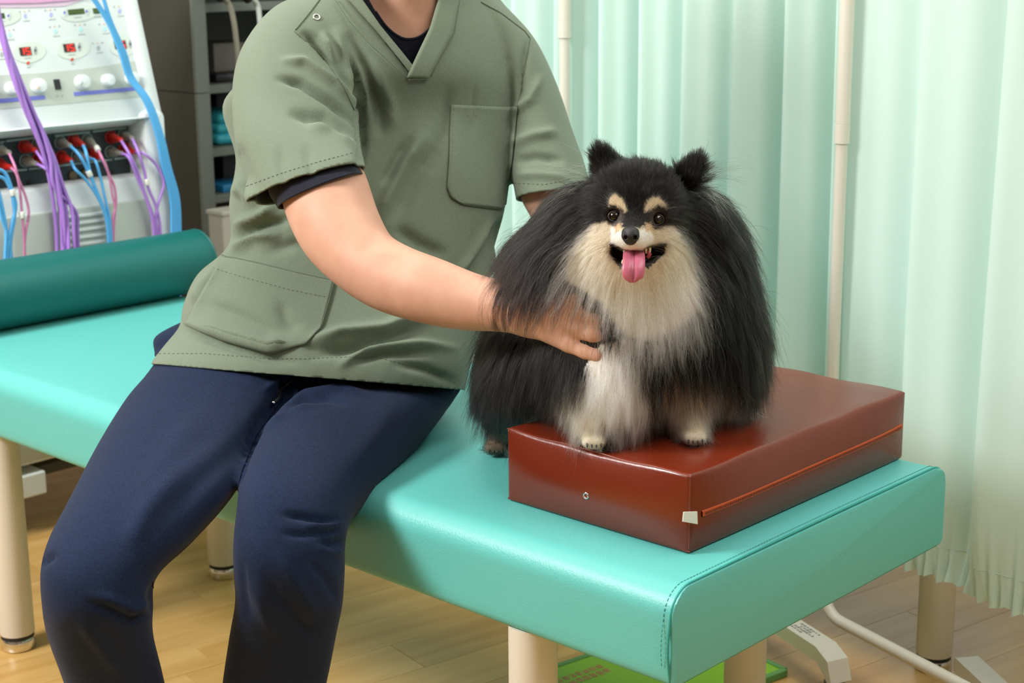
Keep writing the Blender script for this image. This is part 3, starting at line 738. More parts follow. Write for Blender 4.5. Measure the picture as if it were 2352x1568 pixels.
# ------------------------------------------------------------------ grey shelf unit behind
def shelf_unit():
    U0 = 3.5; V0 = on_u(462, 200, U0) @ VD - .022; V1 = V0 + .92; D = .42
    root = thing('shelf_unit', uvz(U0 + D / 2, (V0 + V1) / 2, 0), 'tall grey shelf unit with dark side standing behind the white unit', 'shelf')
    zs = on_u(470, 213, U0)[2]
    for (a, b) in ((.0, zs - .001), (zs + .001, 1.85)):
        MB().box(uvz(U0 + D / 2 + .004, V0 + .009, (a + b) / 2), UD * D / 2, VD * .009, ZD * (b - a) / 2, .001).build('side_panel', M['cabinet_side'], root, smooth=False)
        MB().box(uvz(U0 + D / 2, V1 - .009, (a + b) / 2), UD * D / 2, VD * .009, ZD * (b - a) / 2, .001).build('side_panel', M['cabinet_side'], root, smooth=False)
        MB().box(uvz(U0 - .004, V0 + .021, (a + b) / 2), UD * .006, VD * .021, ZD * (b - a) / 2, .001).build('front_post', M['cabinet_frame'], root, smooth=False)
    MB().box(uvz(U0 + D - .005, (V0 + V1) / 2, .925), UD * .005, VD * .45, ZD * .925).build('back_panel', M['cabinet_in'], root, smooth=False)
    zsh = [on_u(520, y, U0)[2] for y in (17, 203, 348, 455)]
    for z in zsh + [1.84, 1.3, .05, .35]:
        MB().box(uvz(U0 + D / 2, (V0 + V1) / 2, z), UD * (D / 2 - .005), VD * .44, ZD * .011, .001).build('shelf', M['cabinet_frame'], root, smooth=False)
    P = lambda x, y, du=.06: on_u(x, y, U0 + du)
    # contents
    def pack(name, label, cat, m_, x0, x1, zb, h, depth, du, bev=.012):
        a, b = P(x0, 300, du) @ VD, P(x1, 300, du) @ VD
        o = MB().box(uvz(U0 + du + depth / 2, (a + b) / 2, zb + .0115 + h / 2), UD * depth / 2, VD * (b - a) / 2, ZD * h / 2, bev).build(name, M[m_], None, angle=40)
        return tag(o, label, cat)
    # folded cyan pack: three bulging layers
    r = thing('folded_pack', P(515, 330, .1), 'cyan folded pack lying on the second shelf from the top of the grey unit', 'pack')
    for k in range(3):
        a, b = P(494, 300, .05) @ VD, P(600, 300, .05) @ VD
        MB().box(uvz(U0 + .16, (a + b) / 2 + .004 * k, zsh[2] + .0125 + .0145 + k * .0265), UD * (.12 - .006 * k), VD * ((b - a) / 2 - .004 * k), ZD * .0145, .012).build('layer', M['cyan_pack'], r, angle=50)
    pack('dark_tray', 'dark blue grey tray above the cyan pack, at the back of its shelf', 'tray', 'dark_box', 500, 640, zsh[2], .125, .10, .29)
    pack('storage_box', 'taupe storage box on the top visible shelf behind the hose', 'box', 'taupe_box', 500, 600, zsh[1], .095, .14, .18, .004)
    pack('dark_case', 'low black case on the shelf under the taupe box, in front', 'case', 'black_plastic', 503, 600, zsh[1], .022, .10, .05, .003)
    pack('black_case', 'black case on the lowest visible shelf of the grey unit', 'case', 'dark_box', 508, 640, zsh[3], .085, .16, .15, .004)
    pack('blue_folder', 'flat blue folder lying on the lowest visible shelf', 'folder', 'blue_item', 506, 600, zsh[3], .020, .12, .02, .003)
    for lab, pts, m_, r_ in (('beige hose hanging down the front of the grey shelf', [(512, -8), (527, 12), (537, 50), (544, 110), (548, 170), (551, 260), (553, 420)], 'beige_hose', .0075),
                             ('white hose hanging down the grey shelf beside the shoulder', [(575, -6), (590, 8), (596, 40), (598, 90), (600, 180), (602, 300)], 'white_tag', .0070)):
        Q = spline([on_u(x, y, U0 - .04) for x, y in pts], 8)
        t = thing('hose', Q[0], lab, 'hose')
        MB().tube(Q, r_, 10).build('tube', M[m_], t)
        MB().lathe(Q[0] - ZD * .004, norm(Q[0] - Q[2]), [(.013, 0), (.017, .004), (.017, .03), (.010, .034)], 18).build('fitting', M['black_plastic'], t)
    # slim cream box in front of it
    a = on_u(510, 486, 3.24); v0 = a @ VD; zt = a[2]
    bx = thing('cream_box', uvz(3.27, v0 + .2, 0), 'slim cream box standing on the floor beside the bolster and grey shelf', 'box')
    MB().box(uvz(3.27, v0 + .2, zt / 2 - .004), UD * .03, VD * .2, ZD * (zt / 2 - .004), .004).build('body', M['white_box'], bx, smooth=False)
    MB().box(uvz(3.27, v0 + .2, zt - .006), UD * .034, VD * .203, ZD * .006, .003).build('lid', M['white_box'], bx, smooth=False)
shelf_unit()

# ------------------------------------------------------------------ folding curtain screens
P2 = on_v(1922, 345, 2.335); P2[2] = 0
P1 = on_v(1297, 90, 2.335); P1[2] = 0
dC = on_z(2300, 1590, .105) - on_z(1960, 1415, .105); dC[2] = 0; dC = norm(dC)
P2 = on_z(1892, 1395, .115); P2[2] = 0
P3 = P2 + dC * .86
P0 = P1 + norm(P1 - P2 + UD * .25) * .80
SZ0, SZ1 = .105, 1.70
def screen(a, b, label, folds, amp, seed, hemz, left_edge=False, side=1, last=False):
    d = norm(b - a); nrm = norm(np.cross(ZD, d)); W = np.linalg.norm(b - a)
    if np.dot(nrm, CO - a) < 0: nrm = -nrm
    root = thing('curtain_screen', (a + b) / 2, label, 'screen')
    # tube frame with rounded corners, collars where the upper tube slides in
    R = .045; ring = []
    def corner(cx_, cz_, a0):
        for k in range(7):
            t = math.radians(a0 + 90 * k / 6); ring.append(a + d * (cx_ + R * math.cos(t)) + ZD * (cz_ + R * math.sin(t)))
    if last:
        corner(W - R, SZ0 + R, -90)
        ring += [a + d * W + ZD * .6, a + d * W + ZD * 1.2]
        corner(W - R, SZ1 - R, 0)
    else:
        ring.append(a + d * (W - .012) + ZD * SZ1)
    ring.append(a + d * W / 2 + ZD * SZ1)
    corner(R, SZ1 - R, 90)
    ring += [a + ZD * 1.2, a + ZD * .6]; corner(R, SZ0 + R, 180); ring.append(a + d * W / 2 + ZD * SZ0)
    if not last: ring.append(a + d * (W - .012) + ZD * SZ0)
    MB().tube(ring, .0105, 12, closed=last).build('tube_frame', M['cream_metal'], root)
    for s, zj in ((0, on_plane(1297, 88, a, nrm)[2] if label.startswith('pale green curtain screen between') else .935),) + (((W, .935),) if last else ()):
        MB().lathe(a + d * s + ZD * zj, ZD, [(.0112, 0), (.0128, .001), (.0128, .032), (.0112, .033)], 18).build('collar', M['cream_metal'], root, angle=40)
        MB().lathe(a + d * s + ZD * (zj + .033), ZD, [(.0122, 0), (.0122, SZ1 - .1 - zj)], 18).build('upper_sleeve', M['cream_metal'], root, angle=40)
    # gathered cloth
    rn = np.random.default_rng(seed)
    ns, nz = 260, 70; s = np.linspace(-.030, W + (.0 if last else .012), ns)
    ph = np.cumsum(rn.uniform(.86, 1.14, 60)); ph = ph / ph[-1] * 60
    q = np.interp(np.linspace(0, folds, ns), np.arange(60), np.concatenate([[0], ph[:-1]]) * 1.0)
    am = amp * (1 + .2 * np.sin(q * 1.7 + seed)) 
    prof = am * (np.sin(2 * math.pi * q + .45 * np.sin(2 * math.pi * q)) + .16 * np.sin(4 * math.pi * q + .8))
    Vv = []; zs = np.concatenate([np.linspace(hemz, hemz + .06, 16), np.linspace(hemz + .075, SZ1 - .06, nz - 16)])
    fine = rn.uniform(0, 6.28, 8)
    for z in zs:
        h = (z - hemz)
        low = math.exp(-h / .05)
        sway = .004 * np.sin(q * 2.3 + 1.5 * z + seed)
        pf = -amp * 1.05 + prof * (1 - .12 * math.sin(2.2 * z + seed)) * (1 - .78 * math.exp(-h / .10)) + sway
        gather = low * (.007 * np.sin(2 * math.pi * s / .021 + fine[0]) + .005 * np.sin(2 * math.pi * s / .0137 + fine[1] + 20 * h)) 
        zz = z + .004 * np.sin(2 * math.pi * s / .033 + fine[2]) * math.exp(-h / .02) + (.0 if h > .001 else -.0)
        lean = .010 * np.sin(q * 1.1 + fine[3]) * (z - 1)
        for k in range(ns):
            Vv.append(a + d * (s[k] + lean[k] * 1.0) + nrm * (pf[k] + gather[k] - .012) + ZD * zz[k])
    Ff = [(i * ns + k, i * ns + k + 1, (i + 1) * ns + k + 1, (i + 1) * ns + k) for i in range(len(zs) - 1) for k in range(ns - 1)]
    cl = MB().add(Vv, Ff).build('curtain', M['curtain'], root)
    # stitched casing line of the hem
    i = 14; MB().tube([Vv[i * ns + k] for k in range(0, ns, 2)], .0007, 4).build('hem_seam', M['curtain'], cl)
    return root, d, nrm
screen(P0, P1 - norm(P1 - P0) * .014, 'pale green curtain screen furthest behind the man, left of the first pole', 6.5, .026, 11, .19, side=1)
scB, dB, nB = screen(P1, P2 - norm(P2 - P1) * .014, 'pale green curtain screen between the two poles behind the dog', 6.4, .030, 5, .19, side=1)
scC, dCC, nC = screen(P2, P3, 'pale green curtain screen at the right, its gathered hem showing', 5.0, .028, 23, on_plane(2230, 1395, P2, np.cross(ZD, dC))[2], side=2, last=True)
def screen_foot(root, px, z, label_ink=False, keep_far=False):
    """flat bar foot with casters; px = near-left, near-right, far-left, far-right top edge points"""
    A_, B_, C_, D_ = [on_z(x, y, z) for x, y in px]
    near = (A_ + B_) / 2; far = (C_ + D_) / 2; t = norm(near - far); wv = norm(np.cross(ZD, t)); hw = .021
    if keep_far: near = far + t * .34
    far = near - t * .34
    prof = [(0, -.006), (.006, 0), (.295, 0), (.33, -.014), (.343, -.05), (.336, -.056), (.30, -.026), (0, -.026)]
    Vv = []
    for s_ in (-1, 1):
        for (l, h) in prof: Vv.append(far + t * l + ZD * h + wv * hw * s_)
    n = len(prof)
    Ff = [tuple(range(n)), tuple(range(n, 2 * n))[::-1]] + [(i, (i + 1) % n, n + (i + 1) % n, n + i) for i in range(n)]
    ft = MB().add(Vv, Ff).build('foot_bar', M['cream_metal'], root, smooth=False)
    if label_ink:
        rn = random.Random(2)
        for r_ in range(4):
            for c_ in range(9 - r_ % 2 * 2):
                if rn.random() < .25: continue
                p = far + t * (.19 + c_ * .0085) + wv * (.012 - r_ * .007) + ZD * .0004
                o = MB().box(p, t * rn.uniform(.0016, .0034), wv * rn.uniform(.0012, .0024), ZD * .0003).build('ink_mark', M['grey_ink'], ft, smooth=False)
    for l in (.325, .03):
        c = far + t * l + ZD * (-z + .024)
        MB().lathe(c - wv * .009, wv, [(.018, 0), (.024, .003), (.024, .015), (.018, .018)], 20).build('caster', M['grey_caster'], root)
        MB().box(c + ZD * .019, t * .012, wv * .013, ZD * .012, .002).build('caster_fork', M['grey_caster'], root, smooth=False)
screen_foot(scB, ((1912, 1508), (1953, 1497), (1793, 1438), (1841, 1418)), .092, True)
screen_foot(scC, ((2262, 1590), (2345, 1580), (2193, 1507), (2240, 1502)), .060, keep_far=True)

# ------------------------------------------------------------------ green board lying under the bed
def board():
    a = on_z(1268, 1532, .012); b = on_z(1345, 1506, .012); e = norm(b - a)
    f_ = np.array([e[1], -e[0], 0]); 
    if np.dot(f_, CO - a) < 0: f_ = -f_
    a = a - e * .06
    root = thing('sign_board', a + e * .18 + f_ * .12, 'lime green sign board with pinkish printed characters on the floor', 'sign')
    c = a + e * .19 + f_ * .13
    c[2] = .006
    b_ = MB().box(c, e * .19, f_ * .13, ZD * .0055, .003).build('board', M['green_board'], root, smooth=False)
    rim = [a + e * x + f_ * y for x, y in ((0, 0), (.38, 0), (.38, .26), (0, .26))]
    for i in range(4):
        p, q = rim[i], rim[(i + 1) % 4]; m_ = (p + q) / 2; m_[2] = .007
        MB().box(m_, (q - p) / 2, np.cross(norm(q - p), ZD) * .006, ZD * .0068, .002).build('rim', M['green_rim'], root, smooth=False)
    rn = random.Random(8)
    def glyph(x0, y0, w_, h_):
        p0 = a + e * x0 + f_ * y0; p0[2] = .0117
        mb = MB()
        for (x, y, hx, hy) in ((.5, .1, .45, .1), (.5, .9, .45, .1), (.1, .5, .1, .45), (.9, .5, .1, .45), (.5, .5, .38, .09), (.5, .5, .09, .42)):
            if rn.random() < .12: continue
            mb.box(p0 + e * x * w_ + f_ * y * h_, e * hx * w_, f_ * hy * h_, ZD * .0003)
        mb.build('character', M['pink_ink'], b_, smooth=False)
    a2 = on_z(1283, 1566, .012) - a; x0, y0 = a2 @ e, a2 @ f_
    for k in range(7): glyph(x0 + .0 + k * .0152, y0 - .012, .0105, .0135)
    for k in range(7): glyph(x0 + .0 + k * .0152, y0 + .008, .0105, .0155)
    for k in range(4): glyph(x0 + .135 + k * .0165, y0 + .012, .012, .0155)
board()

# ------------------------------------------------------------------ the seated man
def voxel(me, size, iters=0):
    """voxel union of the closed shells in a mesh"""
    o = bpy.data.objects.new('tmp', me); COL.objects.link(o)
    md = o.modifiers.new('r', 'REMESH'); md.mode = 'VOXEL'; md.voxel_size = size
    dg = bpy.context.evaluated_depsgraph_get(); e = o.evaluated_get(dg)
    m2 = bpy.data.meshes.new_from_object(e, depsgraph=dg); bpy.data.objects.remove(o)
    return m2
def arrays(me):
    V = np.empty(len(me.vertices) * 3); me.vertices.foreach_get('co', V); V = V.reshape(-1, 3)
    E = np.empty(len(me.edges) * 2, np.int64); me.edges.foreach_get('vertices', E); E = E.reshape(-1, 2)
    N = np.empty(len(me.vertices) * 3); me.vertices.foreach_get('normal', N); return V, E, N.reshape(-1, 3)
def relax(V, E, n, f=.5):
    deg = np.bincount(E.ravel(), minlength=len(V)).astype(float)[:, None] + 1e-9
    for _ in range(n):
        for s in (f, -f * 1.03) if n > 3 else (f,):
            acc = np.zeros_like(V)
            for q in range(3): acc[:, q] = np.bincount(E[:, 0], V[E[:, 1], q], len(V)) + np.bincount(E[:, 1], V[E[:, 0], q], len(V))
            V = V + s * (acc / deg - V)
    return V
def setv(me, V): me.vertices.foreach_set('co', V.astype(np.float32).ravel()); me.update()

def loft(rings, n_sp=6, m=48, cap=True):
    """rings: (A, B, b, dpx, e): silhouette end points A, B as (px, py, depth), half thickness b along the view,
    dpx = image offset of the far side, e = superellipse power"""
    C, A_, B_ = [], [], []
    for (A, B, b, off) in rings:
        pa, pb = pd(*A), pd(*B); c = (pa + pb) / 2
        C.append(c); A_.append((pb - pa) / 2)
        wv = norm(c - CO); dm = (A[2] + B[2]) / 2
        bv = wv * b + (CM[:, 0] * off[0] + CM[:, 1] * off[1]) * dm / FPX
        B_.append(bv)
    Q = spline(np.hstack([C, A_, B_]), n_sp); V = []
    th = np.linspace(0, 2 * math.pi, m, endpoint=False); p = .88
    cs = np.sign(np.cos(th)) * np.abs(np.cos(th)) ** p; sn = np.sign(np.sin(th)) * np.abs(np.sin(th)) ** p
    for q in Q:
        V.append(q[:3] + cs[:, None] * q[3:6] + sn[:, None] * q[6:9])
    V = np.vstack(V); n = len(Q)
    F = [(i * m + k, i * m + (k + 1) % m, (i + 1) * m + (k + 1) % m, (i + 1) * m + k) for i in range(n - 1) for k in range(m)]
    if cap: F += [tuple(range(m))[::-1], tuple(range((n - 1) * m, n * m))]
    return V, F
def fold(V, N, lines, face=-.05):
    """raise or sink creases: line = (polyline px, width px, height m); only on the side turned to the camera"""
    P = project(V); fac = np.einsum('ij,ij->i', N, (V - CO) / np.linalg.norm(V - CO, axis=1)[:, None]) < face
    D = np.zeros(len(V))
    for (ln, wd, h) in lines:
        xs = [p[0] for p in ln]; ys = [p[1] for p in ln]; g = wd * 3
        m = fac & (P[:, 0] > min(xs) - g) & (P[:, 0] < max(xs) + g) & (P[:, 1] > min(ys) - g) & (P[:, 1] < max(ys) + g)
        if not m.any(): continue
        d, t = poly_dist(P[m, 0], P[m, 1], ln)
        tap = np.clip(np.minimum(t, 1 - t) * 4, 0, 1)
        D[m] += h * np.exp(-(d / wd) ** 2) * tap
    return V + N * D[:, None]
def bisect(bm, co, no, test):
    """cut along a plane, keep the side behind it; only faces passing test take part"""
    fs = [f for f in bm.faces if test(f.calc_center_median())]
    g = set(fs)
    for f in fs: g.update(f.edges); g.update(f.verts)
    bmesh.ops.bisect_plane(bm, geom=list(g), plane_co=co, plane_no=no, clear_outer=True, dist=1e-6)
def bvh_of(me):
    V, _, _ = arrays(me); return BVHTree.FromPolygons([tuple(v) for v in V], [tuple(p.vertices) for p in me.polygons])
def hit(bvh, x, y, off=0.0, dmin=0):
    d = Vector(ray(x, y)).normalized(); l, n, i, t = bvh.ray_cast(Vector(CO) + d * dmin, d)
    if l is None: return None, None
    if n.dot(d) > 0: n = -n
    return np.array(l + n * off), np.array(n)
def patch(bvh, quad, nu, nv, off, thick, name, m_, parent, edge=None):
    """panel of cloth lying on a surface; quad = two px polylines (top, bottom) sampled side by side"""
    T, B = quad; T = np.asarray(T, float); B = np.asarray(B, float)
    def samp(L, n):
        s = np.concatenate([[0], np.cumsum(np.hypot(*np.diff(L, axis=0).T))]); q = np.linspace(0, s[-1], n)
        return np.stack([np.interp(q, s, L[:, 0]), np.interp(q, s, L[:, 1])], 1)
    T, B = samp(T, nu), samp(B, nu); G = {}; V = []; P_ = np.full((nu, nv, 3), np.nan)
    for i in range(nu):
        for j in range(nv):
            t = j / (nv - 1); x, y = T[i] * (1 - t) + B[i] * t
            p, n = hit(bvh, x, y, off)
            if p is not None: P_[i, j] = p
    for _ in range(3):
        av = (P_[:-2, 1:-1] + P_[2:, 1:-1] + P_[1:-1, :-2] + P_[1:-1, 2:]) / 4; ok = ~np.isnan(av[..., 0]) & ~np.isnan(P_[1:-1, 1:-1, 0])
        mid = P_[1:-1, 1:-1].copy(); mid[ok] = mid[ok] * .5 + av[ok] * .5; P_[1:-1, 1:-1] = mid
    for i in range(nu):
        for j in range(nv):
            if not np.isnan(P_[i, j, 0]): G[i, j] = len(V); V.append(P_[i, j] + norm(CO - P_[i, j]) * .0006)
    F = []
    for i in range(nu - 1):
        for j in range(nv - 1):
            k = [(i, j), (i + 1, j), (i + 1, j + 1), (i, j + 1)]
            if all(q in G for q in k):
                q = [G[a] for a in k]
                pts = np.array([V[a] for a in q])
                if max(np.linalg.norm(pts - np.roll(pts, 1, 0), axis=1)) < .05: F.append(q)
    o = MB().add(V, F).build(name, m_, parent)
    md = o.modifiers.new('s', 'SOLIDIFY'); md.thickness = thick; md.offset = 0
    return o
def seam(bvh, line, r, name, m_, parent, off=.0008, dash=0, step=5.0):
    L = np.asarray(line, float); s = np.concatenate([[0], np.cumsum(np.hypot(*np.diff(L, axis=0).T))])
    q = np.arange(0, s[-1], step); P = []; runs = []
    for t in q:
        p, n = hit(bvh, np.interp(t, s, L[:, 0]), np.interp(t, s, L[:, 1]), off)
        if p is None or (P and np.linalg.norm(p - P[-1]) > .03):
            if len(P) > 2: runs.append(P)
            P = [] if p is None else [p]
        else: P.append(p)
    if len(P) > 2: runs.append(P)
    mb = MB()
    for R_ in runs:
        if dash:
            for k in range(0, len(R_) - dash, dash + 1): mb.tube(R_[k:k + dash], r, 4)
        else: mb.tube(R_, r, 5)
    if mb.V:
        o = mb.build(name, m_, parent)
        if dash: o['kind'] = 'stuff'
        return o

man = thing('person', uvz(1.83, 1.6, .54), 'man in an olive scrub top and navy trousers sitting on the treatment bed', 'person')
Z0 = (0, 0)
# ---- scrub top: torso and two sleeves joined into one cloth
torso_r = [((800, -75, 2.47), (1075, -75, 2.54), .085, Z0), ((735, -40, 2.45), (1110, -45, 2.55), .10, Z0), ((650, 10, 2.43), (1160, 10, 2.57), .112, Z0),
           ((600, 70, 2.42), (1200, 80, 2.58), .122, Z0), ((580, 160, 2.43), (1208, 170, 2.58), .130, Z0), ((512, 245, 2.50), (1196, 260, 2.57), .136, Z0),
           ((538, 365, 2.50), (1178, 370, 2.56), .138, Z0), ((530, 465, 2.50), (1160, 470, 2.55), .138, Z0), ((526, 560, 2.50), (1137, 560, 2.54), .140, Z0), ((454, 632, 2.50), (1124, 640, 2.53), .146, Z0),
           ((419, 700, 2.49), (1112, 720, 2.52), .152, Z0), ((411, 748, 2.48), (1098, 780, 2.51), .158, Z0), ((382, 792, 2.465), (1080, 835, 2.50), .168, Z0), ((350, 836, 2.455), (1064, 895, 2.50), .176, Z0), ((330, 880, 2.46), (1056, 940, 2.50), .172, Z0)]
sleeveR = [((720, -30, 2.45), (930, 90, 2.50), .095, (0, 0)), ((628, 20, 2.42), (855, 165, 2.46), .10, (0, 5)), ((556, 105, 2.39), (828, 250, 2.40), .098, (0, 10)), ((534, 215, 2.36), (826, 310, 2.36), .094, (-4, 16)),
           ((540, 320, 2.31), (828, 350, 2.30), .082, (-6, 24)), ((560, 400, 2.28), (834, 370, 2.27), .076, (-4, 28)), ((583, 462, 2.255), (838, 386, 2.25), .070, (0, 28)), ((600, 520, 2.24), (846, 428, 2.235), .066, (0, 28))]
sleeveL = [((1010, -20, 2.56), (1150, 0, 2.57), .09, Z0), ((1090, 60, 2.56), (1225, 85, 2.58), .088, Z0), ((1150, 170, 2.55), (1278, 195, 2.57), .082, Z0), ((1172, 280, 2.53), (1312, 285, 2.55), .078, Z0),
           ((1170, 380, 2.51), (1342, 370, 2.53), .076, (0, 10)), ((1186, 458, 2.49), (1356, 440, 2.51), .074, (0, 14)), ((1205, 530, 2.48), (1372, 510, 2.5), .072, (0, 14))]
mb = MB()
for r_ in (torso_r, sleeveR, sleeveL): mb.add(*loft(r_))
raw = mesh_from('scrub_top', mb.V, mb.F)
me = voxel(raw, .0045)
V, E, N = arrays(me); V = relax(V, E, 6); setv(me, V)
# cut the cuffs, hem and neck opening
bm = bmesh.new(); bm.from_mesh(me)
def ring_plane(r_, k):
    A, B, b, off = r_[k]; pa, pb = pd(*A), pd(*B); c = (pa + pb) / 2
    bv = norm(c - CO) * b + (CM[:, 0] * off[0] + CM[:, 1] * off[1]) * (A[2] + B[2]) / 2 / FPX
    nn = norm(np.cross(pb - pa, bv)); A2, B2 = r_[k + 1][:2]
    if np.dot(nn, (pd(*A2) + pd(*B2)) / 2 - c) < 0: nn = -nn
    return c, nn
for r_, k in ((sleeveR, 6), (sleeveL, 5)):
    c, nn = ring_plane(r_, k)
    A, B, b_, off = r_[k]; ha = (pd(*B) - pd(*A)) / 2; ax = norm(ha); ay = norm(np.cross(nn, ax)); la = np.linalg.norm(ha)
    def test(p, c=c, nn=nn, ax=ax, ay=ay, la=la, b_=b_):
        q = np.array(p) - c
        return abs(q @ nn) < .075 and (q @ ax / la / 1.22) ** 2 + (q @ ay / b_ / 1.22) ** 2 < 1
    bisect(bm, c, nn, test)
c, nn = ring_plane(torso_r, 13)
bisect(bm, c, nn, lambda p: p.z < .80 and project(np.array(p))[1] > 760)
me_full = bpy.data.meshes.new('full'); bm.to_mesh(me_full)
# V neck: two planes through the edges of the opening
def px_plane(a, b):
    n_ = norm(np.cross(ray(*a), ray(*b))); return CO, n_
VN = [(800, -60), (826, 0), (870, 62), (944, 152), (1000, 60), (1018, -60)]
me_tmp = None
lo_pt = np.array([(x, y) for x, y in VN])
bm.faces.ensure_lookup_table()
def front(p): return np.dot(np.array(p) - pd(930, 100, 2.5), norm(CM[:, 2])) < .02
for (a, b) in (((816, 0), (940, 166)), ((940, 166), (1020, 0))):
    co, no = px_plane(a, b)
    g = set()
    for f in bm.faces:
        p = np.array(f.calc_center_median())
        if front(p):
            q = project(p)
            if q[1] < 175 and 760 < q[0] < 1080: g.add(f); g.update(f.edges); g.update(f.verts)
    bmesh.ops.bisect_plane(bm, geom=list(g), plane_co=co, plane_no=no, dist=1e-6)
kill = []
tri = [(940, 166), (816, 0), (740, -160), (1090, -160), (1020, 0)]
for f in bm.faces:
    p = np.array(f.calc_center_median()); q = project(p)
    if in_poly(np.array([q[0]]), np.array([q[1]]), tri)[0] and (front(p) or q[1] < -50): kill.append(f)
bmesh.ops.delete(bm, geom=kill, context='FACES')
bm.to_mesh(me); bm.free()
V, E, N = arrays(me)
scrub_folds = [
    # right sleeve: creases fanning from the armpit
    ([(835, 300), (760, 235), (690, 190), (630, 178)], 10, -.007), ([(840, 270), (770, 190), (700, 140), (640, 135)], 9, .005), ([(822, 245), (770, 150), (722, 90), (690, 70)], 9, -.007),
    ([(800, 215), (760, 130), (740, 70)], 9, .005), ([(828, 330), (740, 275), (660, 262)], 14, -.006), ([(826, 340), (760, 300), (700, 290)], 12, .004),
    ([(545, 330), (560, 380), (580, 440)], 14, -.003), ([(640, 330), (645, 400), (655, 440)], 10, -.002), ([(700, 330), (712, 380), (718, 415)], 10, -.002),
    # armpit line
    ([(790, 80), (815, 170), (828, 260), (832, 330), (826, 390)], 9, -.008), ([(765, 60), (800, 160), (812, 250)], 8, .004),
    # chest: long soft folds from the right shoulder down to the waist
    ([(800, 70), (838, 160), (868, 250), (880, 320)], 13, -.006), ([(775, 60), (835, 190), (850, 290)], 12, .005), ([(850, 130), (900, 240), (905, 300)], 14, .003),
    ([(980, 300), (930, 370), (890, 450), (860, 520)], 14, .006), ([(945, 310), (905, 380), (880, 430)], 12, -.005), ([(1000, 330), (950, 420), (900, 520)], 20, -.004),
    ([(1090, 190), (1085, 260), (1082, 320)], 5, -.002), ([(1030, 190), (1022, 300), (985, 400)], 16, -.003), ([(900, 520), (960, 560), (1030, 590)], 16, -.004),
    ([(1160, 490), (1100, 590), (1060, 650)], 12, -.007), ([(1130, 500), (1085, 590), (1045, 640)], 10, .005), ([(1145, 560), (1110, 640), (1090, 690)], 9, .004),
    # waist: slanting creases and bulges at the right side
    ([(530, 555), (600, 520), (680, 500)], 12, -.007), ([(520, 590), (580, 545), (650, 540)], 12, .006), ([(545, 455), (560, 430), (600, 480)], 16, .006), ([(535, 520), (590, 500), (640, 470)], 11, .005),
    ([(600, 580), (680, 560), (740, 570)], 13, -.004),
    # belly folds above the hem
    ([(415, 752), (500, 786), (600, 818), (690, 836)], 9, -.0045), ([(420, 735), (520, 770), (620, 800), (690, 785)], 12, .008), ([(450, 690), (540, 720), (640, 770), (690, 800)], 13, -.004),
    ([(690, 790), (780, 765), (880, 755), (980, 715), (1050, 680)], 13, .008), ([(700, 822), (800, 800), (900, 775), (1000, 745)], 12, -.006), ([(690, 800), (740, 800), (860, 790)], 10, -.003),
    ([(770, 845), (850, 800), (960, 790), (1060, 800)], 10, .006), ([(800, 832), (880, 812), (1000, 812)], 8, -.006), ([(900, 830), (980, 850), (1050, 880)], 10, -.005), ([(640, 690), (660, 740), (690, 760)], 12, -.004),
    ([(520, 600), (460, 660), (440, 700)], 12, .004),
    # left sleeve
    ([(1215, 85), (1200, 160), (1190, 240)], 6, -.005), ([(1180, 260), (1215, 230), (1245, 170)], 10, .004), ([(1175, 330), (1225, 310), (1290, 300)], 12, .004), ([(1172, 370), (1230, 360), (1300, 370)], 10, -.004), ([(1178, 400), (1240, 400), (1310, 410)], 9, .003)]
scrub_folds = [(a_, b_ * .9, c_ * 2.2) for a_, b_, c_ in scrub_folds]
V2 = fold(V, N, scrub_folds)
rn = np.random.default_rng(12)
for _ in range(3):   # faint puckers
    k = rn.normal(0, 1, 3); k = k / np.linalg.norm(k) * rn.uniform(25, 55)
    V2 = V2 + N * (.0011 * np.sin(V @ k + rn.uniform(0, 6)))[:, None]
V2 = relax(V2, E, 1, .35); setv(me, V2); me.materials.clear(); me.materials.append(M['scrub'])
me.polygons.foreach_set('use_smooth', np.ones(len(me.polygons), bool))
scrub = link('scrub_top', me, man)
md = scrub.modifiers.new('s', 'SOLIDIFY'); md.thickness = .003; md.offset = -1
bv = bvh_of(me)
V0f, E0, N0 = arrays(me_full); setv(me_full, fold(V0f, N0, scrub_folds)); bvf = bvh_of(me_full)
S, SS = M['scrub'], M['scrub_seam']
# collar bands
patch(bvf, ([(760, -60), (800, 0), (862, 68), (956, 184)][::1], [(812, -60), (829, -2), (872, 60), (946, 150)]), 40, 7, .0024, .003, 'collar_band', S, scrub)
patch(bvf, ([(1006, -60), (1005, -2), (986, 64), (933, 176)], [(1050, -60), (1051, 0), (1036, 80), (982, 178)]), 40, 7, .0042, .003, 'collar_band', S, scrub)
seam(bvf, [(768, 0), (800, 50), (850, 105), (930, 176)], .0007, 'collar_seam', SS, scrub, .0040)
seam(bvf, [(1052, 0), (1040, 80), (985, 178)], .0006, 'collar_seam', SS, scrub, .0056)
seam(bvf, [(936, 181), (982, 181)], .0008, 'collar_seam', SS, scrub, .0046)
